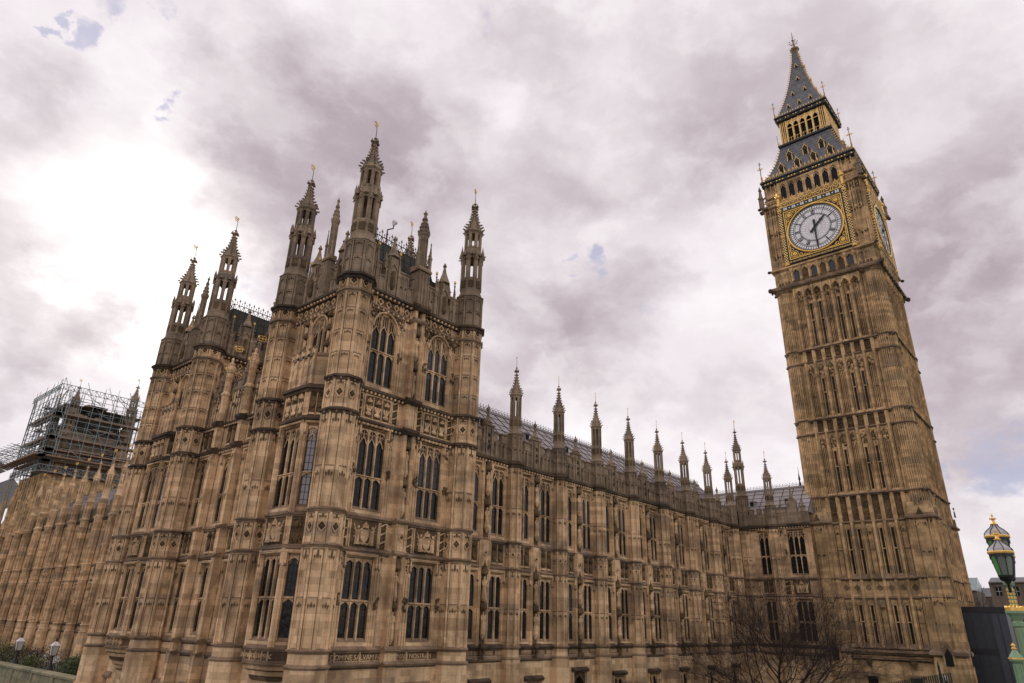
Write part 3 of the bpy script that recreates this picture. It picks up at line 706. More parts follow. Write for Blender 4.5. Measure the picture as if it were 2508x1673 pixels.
def pav_east_wall(L=7.48):
    b = MB(); c = L/2
    ops = [(c-.85, c+.85, 17.1, 20.2)]
    for x in (1.6, 4.6): ops.append((x, x+.75, -3.4, -2.0))
    ops += [(c-1.6, c+1.6, 1.0, 5.5), (c-1.6, c+1.6, 7.8, 12.7)]
    b.wall(0, L, GZ, 21.6, ops, 0, .45)
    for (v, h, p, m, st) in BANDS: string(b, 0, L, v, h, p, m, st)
    for x in (1.6, 4.6):
        b.ext([(0, -2.0), (.2, -2.05), (.26, -1.9), (0, -1.65)], x-.15, x+.9, 2)
        for q in (x-.1, x+.75): b.box(q, q+.1, 0, .18, -3.5, -2.0, 0)
    relief(b, 1.0, c-2.05, 5.86, 7.3, 'scroll'); relief(b, c+2.05, L-1.0, 5.86, 7.3, 'scroll')
    for (v0, v1) in ((.8, 5.5), (7.6, 12.6)):
        for x in (1.35, L-1.35):
            ribs(b, x-.3, x+.3, 3, v0, v1, 0, .05, .06, 0); fol(b, x-.14, x+.14, (v0+v1)/2-.4, (v0+v1)/2+.4, .1, 9); b.arch(x-.3, x+.3, v1-.9, v1-.5, v1-.3, .08, .08, 0)
    relief(b, 1.0, L-1.0, 20.5, 21.1, 'quat')
    for sg in (-1, 1):
        for k, x in enumerate((1.08, 1.45, 1.85, 2.3)): b.box(c+sg*x-.035, c+sg*x+.035, 0, .09, 15, 20.2, 0)
        x = c+sg*1.28
        for z in (16.6, 17.7, 18.8, 19.7): b.rings([(.16, z), (.2, z+.12), (.12, z+.3), (.03, z+.5)], 6, x, .12, None, 1); b.blob(x, .14, z-.35, .12, .1, .26, 0)
        fol(b, x-.6, x+.6, 19.7, 20.3, .05, 12)
    b.face([(0, .015, .16), (0, .015, .5), (L, .015, .5), (L, .015, .16)], 1)
    return b.mesh('wall', STM)
def build_pavilion():
    T = thing('stone_tower', 'honey stone corner tower nearest the camera, with four openwork spires and tall traceried windows', 'tower', (11.9, -3.2, GZ), 'pinnacled towers of the palace')
    on_n = (17.04, .4); on_e = (16.82, -6.9)
    mw = pav_north_wall()
    part(T, 'wall', mw, (17.04, .4, 0), NORTH)
    part(T, 'wall', pav_east_wall(), (16.82, -6.9, 0), EAST)
    bp = MB(); bp.wall(0, 9.84, GZ, 21.6); bp.at(0, 0, 0); part(T, 'wall', bp.mesh('wall', STM), (7.2, -6.7, 0), SOUTH)
    bp = MB(); bp.wall(0, 7.48, GZ, 21.6)
    for v in (13.0, 14.95, 20.47, 21.5): string(bp, 0, 7.48, v, .3, .2, 3)
    part(T, 'wall', bp.mesh('wall', STM), (7.42, .58, 0), WEST)
    for (x, y) in ((17.04, .58), (7.2, .58), (17.04, -6.9), (7.2, -6.9)):
        o = part(T, 'turret', ME_PT, (x, y, 0)); part(o, 'weather_vane', ME_VANE, (0, 0, 32.4), sub=True)
    part(T, 'parapet', pav_parapet(9.84, 5.06, (2.7, 7.35)), (17.04, .4, 0), NORTH)
    part(T, 'parapet', pav_parapet(7.48, 3.74, (2.2, 5.3), .68), (16.82, -6.9, 0), EAST)
    part(T, 'parapet', pav_parapet(7.48, None, (2.2, 5.3)), (7.42, .58, 0), WEST)
    part(T, 'parapet', pav_parapet(9.84, None, (3., 6.8)), (7.2, -6.7, 0), SOUTH)
    for (a, c) in ((1.7, 3.66), (6.38, 8.32)):
        m = (a+c)/2
        add_window(T, on(on_n, NORTH, m, 1.05), NORTH, c-a, 4.35, 3, 2.05)
        add_window(T, on(on_n, NORTH, m, 7.85), NORTH, c-a, 4.85, 3, 1.95)
        add_window(T, on(on_n, NORTH, m, 15.3), NORTH, c-a, 4.95, 3, 2.25, arched=True)
        add_window(T, on(on_n, NORTH, m, -3.2), NORTH, c-a-.2, 1.95, 2, 0)
    ob, (fa, fb, sa, sb, D, side, ang) = oriel(7.48)
    part(T, 'bay_window', ob.mesh('bay_window', STM), (16.82, -6.9, 0), EAST)
    for (v, H, tr) in ((1.0, 4.4, 2.15), (7.85, 4.8, 1.95)):
        add_window(T, on(on_e, EAST, (fa+fb)/2, v, D), EAST, fb-fa-.28, H, 3, tr, d=.3)
        for (u, w, a2, lit) in (((sa+fa)/2, D/2, -ang, False), ((sb+fb)/2, D/2, ang, True)):
            f, t, p = window_meshes(.68, H, 1, tr, False, lit and v > 5, .2)
            o = part(T, 'window', f, on(on_e, EAST, u, v, w), EAST+a2); part(o, 'tracery', t, sub=True); part(o, 'pane', p, sub=True)
    add_window(T, on(on_e, EAST, 3.74, 17.1), EAST, 1.7, 3.1, 3, 0, arched=True)
    for x in (1.6, 4.6): add_window(T, on(on_e, EAST, x+.375, -3.4), EAST, .75, 1.4, 1, 0)
    for v in (1.25, 3.35, 8.1, 10.35, 15.5, 17.9): part(T, 'statue', ME_STAT, on(on_n, NORTH, 5.06, v, .13), NORTH)
    b = MB(); c = (12.1, 3.15)     # roof: steep hipped, flat top
    X0, X1, Y0, Y1 = 8.6, 15.9, -6.0, -.6; x0, x1, y0, y1 = 9.6, 14.9, -4.9, -1.6; ox, oy = 11.9, -3.2
    lo = [(X0, Y0), (X1, Y0), (X1, Y1), (X0, Y1)]; hi = [(x0, y0), (x1, y0), (x1, y1), (x0, y1)]
    for k in range(4):
        j = (k+1) % 4
        b.face([(lo[k][0]-ox, -(lo[k][1]-oy), 21.4), (lo[j][0]-ox, -(lo[j][1]-oy), 21.4), (hi[j][0]-ox, -(hi[j][1]-oy), 26.4), (hi[k][0]-ox, -(hi[k][1]-oy), 26.4)])
        for t in [q/9 for q in range(10)]:
            L = Vector(lo[k]).lerp(Vector(lo[j]), t); H = Vector(hi[k]).lerp(Vector(hi[j]), t)
            b.tube((L.x-ox, -(L.y-oy), 21.4), (H.x-ox, -(H.y-oy), 26.42), .06, None, 4)
        for z in (.3, .5, .7, .87):
            p = Vector(lo[k]).lerp(Vector(hi[k]), z); q = Vector(lo[j]).lerp(Vector(hi[j]), z)
            b.tube((p.x-ox, -(p.y-oy), 21.4+5*z), (q.x-ox, -(q.y-oy), 21.4+5*z), .03, None, 4)
    b.face([(hi[k][0]-ox, -(hi[k][1]-oy), 26.4) for k in range(4)])
    rf = part(T, 'roof', b.mesh('roof', [M_DLEAD]), (ox, oy, 0))
    cr = MB()
    for k in range(4):
        j = (k+1) % 4; p = Vector(hi[k]); q = Vector(hi[j]); d = q-p
        cr.at(p.x-ox, -(p.y-oy), 0, atan2(d.y, d.x)); cresting(cr, 0, d.length, 26.4, 0, .42, 1.05, 0, 1.25)
    cr.at(0, 0, 0, 0); part(rf, 'cresting', cr.mesh('cresting', [M_IRON]), sub=True)
    dm = MB()      # small dormers
    for (u, v) in ((-1.6, 23.6), (1.6, 23.6)):
        dm.box(u-.3, u+.3, 2.3, 3.0, v, v+.8); dm.ext([(2.3, v+.8), (3.05, v+.8), (2.3, v+1.3)], u-.38, u+.38)
    part(rf, 'dormer', dm.mesh('dormer', [M_DLEAD]), th=NORTH, sub=True, loc=(0, 0, 0))
    text_part(T, 'DOMINE SALVAM FAC REGINAM NOSTRAM', on(on_n, NORTH, 4.92, .2, .02), NORTH, .36, M_ST)
    text_part(T, 'DOMINE SALVAM FAC', on(on_e, EAST, 3.74, .2, D+.02), EAST, .3, M_ST)
    return T
PAV = build_pavilion()
PAV2 = copy_thing(PAV, (11.9, -3.2-18.68, GZ), 'spired honey stone tower between the nearest corner tower and the scaffolded tower')

def lead_roof(L, run, v0, v1, w0, mat, sp=1.15, rows=6):
    b = MB(); b.face([(0, w0, v0), (L, w0, v0), (L, w0-run, v1), (0, w0-run, v1)]); b.face([(0, w0-2*run, v0), (0, w0-run, v1), (L, w0-run, v1), (L, w0-2*run, v0)])
    b.face([(0, w0, v0), (0, w0-run, v1), (0, w0-2*run, v0)]); b.face([(L, w0, v0), (L, w0-2*run, v0), (L, w0-run, v1)])
    n = int(L/sp)
    for k in range(n+1): b.tube((k*L/n, w0+.02, v0), (k*L/n, w0-run, v1+.03), .03, None, 4, 1)
    for k in range(1, rows): t = k/rows; b.tube((0, w0-run*t+.02, v0+(v1-v0)*t+.02), (L, w0-run*t+.02, v0+(v1-v0)*t+.02), .02, None, 4, 1)
    b.ext([(w0-run-.18, v1-.08), (w0-run-.18, v1+.12), (w0-run+.18, v1+.12), (w0-run+.18, v1-.08)], 0, L, 0)
    return b.mesh('roof', mat)
M_SEAM = simple('lead seam', (.05, .042, .042), .85, spec=.1)

# ------------------------------------------------------------------ range between the two towers
def build_recess():
    T = thing('river_range', 'recessed stone range between the two spired towers, slim buttresses topped with gilded vanes', 'building', (14, -12.5, GZ))
    o = (16.35, -17.4); L = 9.8; b = MB(); ops = []
    bays = [(1.5, 2.2), (4.2, 4.9), (7.6, 8.3)]
    wins = [(.35, 1.5), (3.7, 4.9), (6.6, 7.8)]
    for (a, c) in wins: ops += [(a, c, 1.0, 5.3), (a, c, 7.85, 12.5), (a+.1, c-.1, -3.3, -2.0)]
    b.wall(0, L, GZ, 17.6, ops, 0, .4)
    for (v, h, p, m, st) in BANDS[:6]: string(b, 0, L, v, h, p, m, st)
    for (a, c) in wins:
        b.ext([(0, -2.0), (.2, -2.05), (.26, -1.9), (0, -1.65)], a-.05, c+.05, 2)
        relief(b, a-.1, c+.1, 5.86, 7.3, 'shields'); relief(b, a-.1, c+.1, 13.15, 14.6, 'shields')
        for x in (c+.4, c+.95):
            for v0, v1 in ((.8, 5.6), (7.6, 12.7), (15, 17)):
                ribs(b, x-.2, x+.2, 2, v0, v1, 0, .05, .06, 0); fol(b, x-.1, x+.1, (v0+v1)/2-.3, (v0+v1)/2+.3, .08, 6)
        for x in (c+.5,): relief(b, x-.2, x+.2, 5.86, 7.3, 'scroll')
    ribs(b, 0, L, 26, 15.1, 17.4, 0, .06, .07, 4); fol(b, .2, L-.2, 16.0, 17.4, .05, 60, 1, .1)
    part(T, 'wall', b.mesh('wall', STM), (*o, 0), EAST)
    for (a, c) in wins:
        for v, H, tr in ((1.0, 4.3, 2.15), (7.85, 4.65, 1.95)): add_window(T, on(o, EAST, (a+c)/2, v), EAST, c-a, H, 2, tr)
    bb = MB()
    for v0, v1, d in ((GZ, 0, .62), (0, 7.55, .5), (7.55, 15.0, .46)): bb.box(-.21, .21, 0, d, v0, v1, 0); bb.box(-.22, -.17, d, d+.04, v0, v1, 0); bb.box(.17, .22, d, d+.04, v0, v1, 0)
    for v, h, p, m, st in BANDS[:6]: bb.ext([(.2, v-h), (.5+p*.4, v-h), (.5+p, v-h*.5), (.5+p, v), (.2, v+.12)], -.21-p*.5, .21+p*.5, m)
    for v in (3.2, 5.5, 9.8, 12.4): bb.arch(-.19, .19, v-.5, v-.15, v, .54, .04, 0)
    bb.rings([(.25, 15.0), (.25, 16.9), (.32, 17.0), (.32, 17.12), (.22, 17.25), (.21, 18.7), (.28, 18.8), (.29, 18.95), (.21, 19.1), (.13, 19.4), (.07, 19.7), (.11, 19.8), (.02, 20.0)], 8, 0, .25, None, 0)
    for k in range(8):
        a = k*pi/4+pi/8
        for q, z in ((.33, 18.95), (.26, 19.15), (.18, 19.4)): bb.spike(q*sin(a), .25+q*cos(a), z, .06, .2, 0)
        bb.at(0, .25, 0, a-pi/8); bb.box(-.02, .02, .25, .29, 15, 16.8, 0); bb.box(-.02, .02, .21, .25, 17.3, 18.6, 0); bb.arch(-.08, .08, 18.2, 18.5, 18.7, .24, .03, 0); bb.at(0, 0, 0, 0)
    mb_ = bb.mesh('buttress', STM)
    for y in (-14.65, -11.36):
        q = part(T, 'buttress', mb_, (16.4, y, 0), EAST); part(q, 'weather_vane', ME_VANEG, (0, -.25, 19.9), sub=True)
    pp = MB(); pp.box(0, 9.8, -.32, .04, 17.3, 17.62, 4)
    for k in range(9):
        u = .3+k*1.1; pp.box(u, u+.62, -.3, 0, 17.5, 18.1, 4); pp.box(u-.04, u+.66, -.34, .07, 18.1, 18.2, 2)
    for u in (1.2, 4.6, 7.9): pinnacle(pp, u, .0, 17.6, 1.9, .13, 4, 5)
    fol(pp, .3, 9.5, 16.6, 17.4, .06, 26, 3, .1)
    part(T, 'parapet', pp.mesh('parapet', STM+[M_GOLD]), (*o, 0), EAST)
    part(T, 'roof', lead_roof(9.6, 3.2, 16.2, 18.6, -.5, [M_LEAD, M_SEAM]), (16.35, -17.3, 0), EAST)
build_recess()

# ------------------------------------------------------------------ north wing
ZW = dict(base=13.35, ledge=15.55, panel=16.75, mid=0, eave=18.65, stone=21.15)
def wing_turret(two=False, Z=ZW, r=.52):
    b = MB()
    for (v0, v1, rr) in ((GZ, -.0, r+.16), (0, .7, r+.06)): b.rings([(rr, v0), (rr, v1)])
    for (v0, v1, mids, dia, hd) in ((.74, 5.74, (3.1,), None, .6), (5.74, 7.55, (), 6.65, .3), (7.55, 13.1, (9.9,), None, .7)):
        b.rings([(r, v0), (r, v1)], cap=False); oct_panels(b, r, v0, v1-.2, mids, 0, hd, .05, dia)
        if v1-v0 > 4:
            for k in range(8): b.a = k*pi/4; b.box(-.02, .02, r, r+.035, v1-1.1, v1-.25, 0)
            b.a = 0
    ostring(b, r+.06, 0, .16, .14, 2); ostring(b, r, .74, .2, .2, 2); ostring(b, r, 5.74, .16, .14, 2); ostring(b, r, 7.55, .18, .16, 2); ostring(b, r, 13.35, .5, .24, 3)
    turret_top(b, Z, r*.92, 4, two)
    return b.mesh('turret', STM)
ME_WT = wing_turret()
ME_ST = wing_turret(True, dict(base=13.35, ledge=17.0, panel=18.3, mid=20.5, eave=22.6, stone=25.4), .66)
def bay_wall(P, ww, gap, nl=2, door=False, basement=True):
    """one bay, pitch P, from turret centre to turret centre, two windows around a niche pilaster"""
    b = MB(); c = P/2; w1 = (c-gap-ww, c-gap); w2 = (c+gap, c+gap+ww); ops = []
    for (a, d) in (w1, w2): ops += [(a, d, 1.0, 5.4), (a, d, 7.85, 12.75)]
    bo = (c-.8, c+.8, GZ+.0, -1.1) if door else (c-.8, c+.8, -3.6, -1.5)
    if basement: ops.append(bo)
    b.wall(0, P, GZ, 13.4, ops, 0, .45)
    for (a, d) in (w1, w2): relief(b, a, d, 5.88, 7.3, 'shields')
    n = gap*.55
    for (x0, x1) in ((c-gap*.8, c-gap*.45), (c+gap*.45, c+gap*.8)):
        b.box(x0, x1, 0, .13, .74, 13.1, 0); b.box(x0+.1, x0+.14, .13, .18, .8, 13.0, 0)
    b.box(c-gap*.45, c+gap*.45, 0, .16, 5.74, 7.5, 0); diamond(b, c, 6.6, .18, .17)
    b.box(c-gap*.45, c+gap*.45, 0, .02, .74, 5.74, 1); b.box(c-gap*.45, c+gap*.45, 0, .02, 7.5, 13.1, 1); fol(b, c-gap*.4, c+gap*.4, 11.9, 13.0, .12, 9, 3, .1); fol(b, c-gap*.4, c+gap*.4, 9.4, 10.4, .12, 7, 3, .1); fol(b, c-gap*.4, c+gap*.4, 4.6, 5.6, .12, 8, 3, .1)  # dark niche ground: sooty carving with its deep shade painted in
    for (v0, v1) in ((.8, 5.6), (7.6, 13.0)):
        for x in (w1[0]-.15, w1[1]+.08, w2[0]-.08, w2[1]+.15): b.box(x-.025, x+.025, 0, .06, v0, v1, 0)
        for x in (w1[0]-.3, w2[1]+.3): b.box(x-.02, x+.02, 0, .05, v0, v1, 0)
        fol(b, c-gap*.9, c+gap*.9, v1-1.0, v1-.2, .1, 8, 1, .07)
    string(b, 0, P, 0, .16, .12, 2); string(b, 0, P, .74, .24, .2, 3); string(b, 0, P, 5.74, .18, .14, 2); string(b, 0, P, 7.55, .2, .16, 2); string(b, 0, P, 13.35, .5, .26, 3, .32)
    b.face([(0, .015, .16), (0, .015, .5), (P, .015, .5), (P, .015, .16)], 1)
    for k in range(int(P/.13)): b.box(k*.13+.03, k*.13+.09, .0, .04, .2, .46, 0) if (k % 11) < 9 else None
    # carved corbel below the niche
    fol(b, c-.26, c+.26, .0, .6, .18, 14, 1, .1); b.box(c-.3, c+.3, 0, .42, .6, .9, 3)
    if basement:
        b.ext([(0, bo[3]), (.18, bo[3]), (.24, bo[3]+.12), (.24, bo[3]+.2), (0, bo[3]+.34)], bo[0]-.22, bo[1]+.22, 3)
        for x in (bo[0]-.2, bo[1]+.06): b.box(x, x+.14, 0, .14, bo[3]-1.0 if not door else GZ, bo[3], 0)
    if door:
        b.arch(bo[0], bo[1], -2.2, -1.35, -1.1, -.02, .3, 1); fol(b, bo[0]+.05, bo[0]+.3, -1.5, -1.2, .0, 4); fol(b, bo[1]-.3, bo[1]-.05, -1.5, -1.2, .0, 4)
    return b.mesh('wall', STM), w1, w2, bo
def bay_parapet(P):
    b = MB(); c = P/2
    for (u0, u1) in ((.4, c-.5), (c+.5, P-.4)):
        b.box(u0, u1, -.3, 0, 13.4, 14.65, 4); L = u1-u0
        for (x0, x1) in ((u0, u0+L*.28), (u0+L*.52, u0+L*.9)):
            b.box(x0, x1, -.3, 0, 14.65, 15.25, 4); b.box(x0-.05, x1+.05, -.36, .07, 15.25, 15.36, 2)
        b.box(u0, u1, -.34, .05, 14.6, 14.68, 2)
        ribs(b, u0, u1, 6, 13.45, 14.55, 0, .05, .06, 4); heads(b, u0, u1, 6, 14.55, .3, 0, .05, 4)
        for k in range(4): b.blob(u0+L*(k+.5)/4, .05, 14.42, .13, .06, .14, 3, 5, 2); b.box(u0+L*(k+.5)/4-.1, u0+L*(k+.5)/4+.1, .0, .015, 13.5, 14.25, 1)
    b.box(c-.55, c+.55, -.3, .06, 13.4, 15.7, 4); b.box(c-.32, c+.32, -.3, .1, 15.7, 15.95, 4); b.box(c-.6, c+.6, -.34, .14, 15.62, 15.74, 2)
    b.rings([(.28, 15.9), (.12, 16.3), (.07, 16.75), (.13, 16.85), (.14, 17.0), (.05, 17.1), (.01, 17.35)], 6, c, -.1, None, 4)
    for sg in (-1, 1): b.box(c+sg*.28-.07, c+sg*.28+.07, .06, .16, 13.5, 15.5, 4)
    fol(b, c-.14, c+.14, 13.9, 15.1, .12, 9, 3, .1)
    return b.mesh('parapet', STM)
ME_BAY, BW1, BW2, BO = bay_wall(5.6, 1.36, .66)
ME_BAYD, _, _, BOD = bay_wall(5.6, 1.36, .66, door=True)
ME_BPAR = bay_parapet(5.6)
def roof_vent():
    b = MB(); b.box(-.28, .28, -.5, .25, -.35, .32, 0); b.ext([(-.6, .32), (.35, .3), (.35, .36), (-.6, .42)], -.36, .36, 0); b.box(-.2, .2, .25, .27, -.2, .24, 1); return b.mesh('roof_vent', [M_LEAD, M_DARK])
ME_VENT = roof_vent()
def door_mesh():
    b = MB(); b.box(-.8, .8, -.5, -.42, 0, 3.6, 0); ribs(b, -.8, .8, 6, 0, 3.2, -.42, .04, .03, 0); b.box(-.04, .04, -.42, -.36, 0, 3.2, 0); return b.mesh('door', [simple('dark oak', (.03, .02, .014), .6)])
def build_wing():
    T = thing('long_wing', 'long grey roofed stone wing with spired buttresses, running right from the nearest corner tower', 'building', (-16, -6, GZ))
    y = -.9
    def bay_windows(x):
        o = (x, y)
        for (a, c) in (BW1, BW2):
            add_window(T, on(o, NORTH, (a+c)/2, 1.0), NORTH, round(c-a, 3), 4.4, 2, 2.1, d=.18)
            add_window(T, on(o, NORTH, (a+c)/2, 7.85), NORTH, round(c-a, 3), 4.9, 2, 2.1, d=.18)
        part(T, 'statue', ME_STAT, on(o, NORTH, 2.8, 1.5, .05), NORTH); part(T, 'statue', ME_STAT, on(o, NORTH, 2.8, 3.7, .05), NORTH)
        part(T, 'statue', ME_STAT, on(o, NORTH, 2.8, 8.3, .05), NORTH); part(T, 'statue', ME_STAT, on(o, NORTH, 2.8, 10.8, .05), NORTH)
    for k in range(-1, 7):
        x = .25-5.6*k
        door = (k == 1)
        part(T, 'wall', ME_BAYD if door else ME_BAY, (x, y, 0), NORTH); part(T, 'parapet', ME_BPAR, (x, y, 0), NORTH)
        bay_windows(x)
        if door: part(T, 'door', door_mesh(), on((x, y), NORTH, 2.8, GZ), NORTH)
        else: add_window(T, on((x, y), NORTH, 2.8, -3.6), NORTH, 1.6, 2.1, 2, 0)
        part(T, 'roof_vent', ME_VENT, on((x, y), NORTH, 4.3, 16.6, -2.4), NORTH)
    for k in range(0, 8):
        o = part(T, 'turret', ME_WT, (.25-5.6*k, -.7, 0)); part(o, 'weather_vane', ME_VANES, (0, 0, 21.1), sub=True)
    # short end piece
    b = MB(); b.wall(0, 2.6, GZ, 13.4)
    for (v, h, p, m) in ((0, .16, .12, 2), (.74, .24, .2, 3), (5.74, .18, .14, 2), (7.55, .2, .16, 2), (13.35, .5, .26, 3)): string(b, 0, 2.6, v, h, p, m)
    b.box(0, 2.6, -.3, 0, 13.4, 15.3, 4); ribs(b, 0, 2.6, 6, .8, 13, 0, .06, .07, 0); diamond(b, .9, 6.6, .05, .2)
    part(T, 'wall', b.mesh('wall', STM), (-38.95, y, 0), NORTH)
    rf = part(T, 'roof', lead_roof(50.0, 4.6, 14.7, 19.1, -1.0, [M_LEAD, M_SEAM]), (7.0, y, 0), NORTH)
    c = MB(); cresting(c, 0, 50, 19.2, -5.6, .4, .5, 0, .9); part(rf, 'cresting', c.mesh('cresting', [M_IRON]), sub=True)
build_wing()

def build_link():
    T = thing('link_range', 'short pale roofed stone range touching the left side of the clock tower', 'building', (-43, 3, GZ))
    X = -41.3; o = (X, -1.0); L = 8.2; b = MB()
    ops = [(2.25, 3.5, 1.0, 5.4), (2.25, 3.5, 7.85, 12.75), (5.55, 7.45, 1.0, 5.4), (5.55, 7.45, 7.85, 12.75)]
    b.wall(0, L, GZ, 13.4, ops, 0, .45)
    relief(b, 2.25, 3.5, 5.88, 7.3, 'shields'); relief(b, 5.55, 7.45, 5.88, 7.3, 'arms'); relief(b, 4.7, 5.35, 5.88, 7.3, 'scroll')
    for (v, h, p, m, st) in ((0, .16, .12, 2, 0), (.74, .24, .2, 3, 0), (5.74, .18, .14, 2, 0), (7.55, .2, .16, 2, 0), (13.35, .5, .26, 3, .32)): string(b, 0, L, v, h, p, m, st)
    for v0, v1 in ((.8, 5.6), (7.6, 13)): ribs(b, 4.6, 5.4, 4, v0, v1, 0, .05, .07, 0); ribs(b, 7.55, 8.2, 3, v0, v1, 0, .05, .07, 0); fol(b, 4.8, 5.2, v1-1, v1-.2, .08, 8); fol(b, 5.2, 5.4, (v0+v1)/2-.3, (v0+v1)/2+.3, .1, 7)
    b.box(0, L, -.3, 0, 13.4, 14.65, 4); ribs(b, 0, L, 22, 13.45, 14.55, 0, .05, .06, 4)
    for u in (.3, 1.5, 2.4, 3.2, 4.6, 5.3, 7.4): b.box(u, u+.5, -.3, 0, 14.6, 15.2, 4); b.box(u-.04, u+.54, -.34, .06, 15.2, 15.3, 2)
    b.box(5.95, 7.05, -.3, .08, 13.4, 15.9, 4); b.box(6.2, 6.8, -.3, .1, 15.9, 16.2, 4); b.rings([(.25, 16.2), (.1, 16.7), (.06, 17.1), (.14, 17.25), (.01, 17.7)], 6, 6.5, -.1, None, 4)
    for u in (5.2, 7.7): pinnacle(b, u, -.1, 14.6, 1.9, .09, 4)
    part(T, 'wall', b.mesh('wall', STM), (*o, 0), EAST)
    for (u, ww, n) in ((2.875, 1.25, 2), (6.5, 1.9, 3)):
        add_window(T, on(o, EAST, u, 1.0), EAST, ww, 4.4, n, 2.1); add_window(T, on(o, EAST, u, 7.85), EAST, ww, 4.9, n, 2.1)
    t = part(T, 'turret', ME_ST, (-41.6, -.35, 0)); part(t, 'weather_vane', ME_VANE, (0, 0, 25.3), sub=True)
    t = part(T, 'turret', ME_WT, (-41.25, 3.1, 0)); part(t, 'weather_vane', ME_VANES, (0, 0, 21.1), sub=True)
    rf = part(T, 'roof', lead_roof(13, 3.6, 14.7, 18.2, -.8, [M_LEAD, M_SEAM]), (X, -6, 0), EAST)
    c = MB(); cresting(c, 0, 13, 18.3, -4.4, .4, .5, 0, .9)
    c.rings([(.14, 18.3), (.06, 19), (.12, 19.1), (.03, 19.8), (.01, 20.6)], 5, 11.4, -4.4, None, 0); part(rf, 'cresting', c.mesh('cresting', [M_IRON]), sub=True)
    for u in (6.2, 10.4): part(T, 'roof_vent', ME_VENT, on((X, -6), EAST, u, 16.2, -2.2), EAST)
build_link()

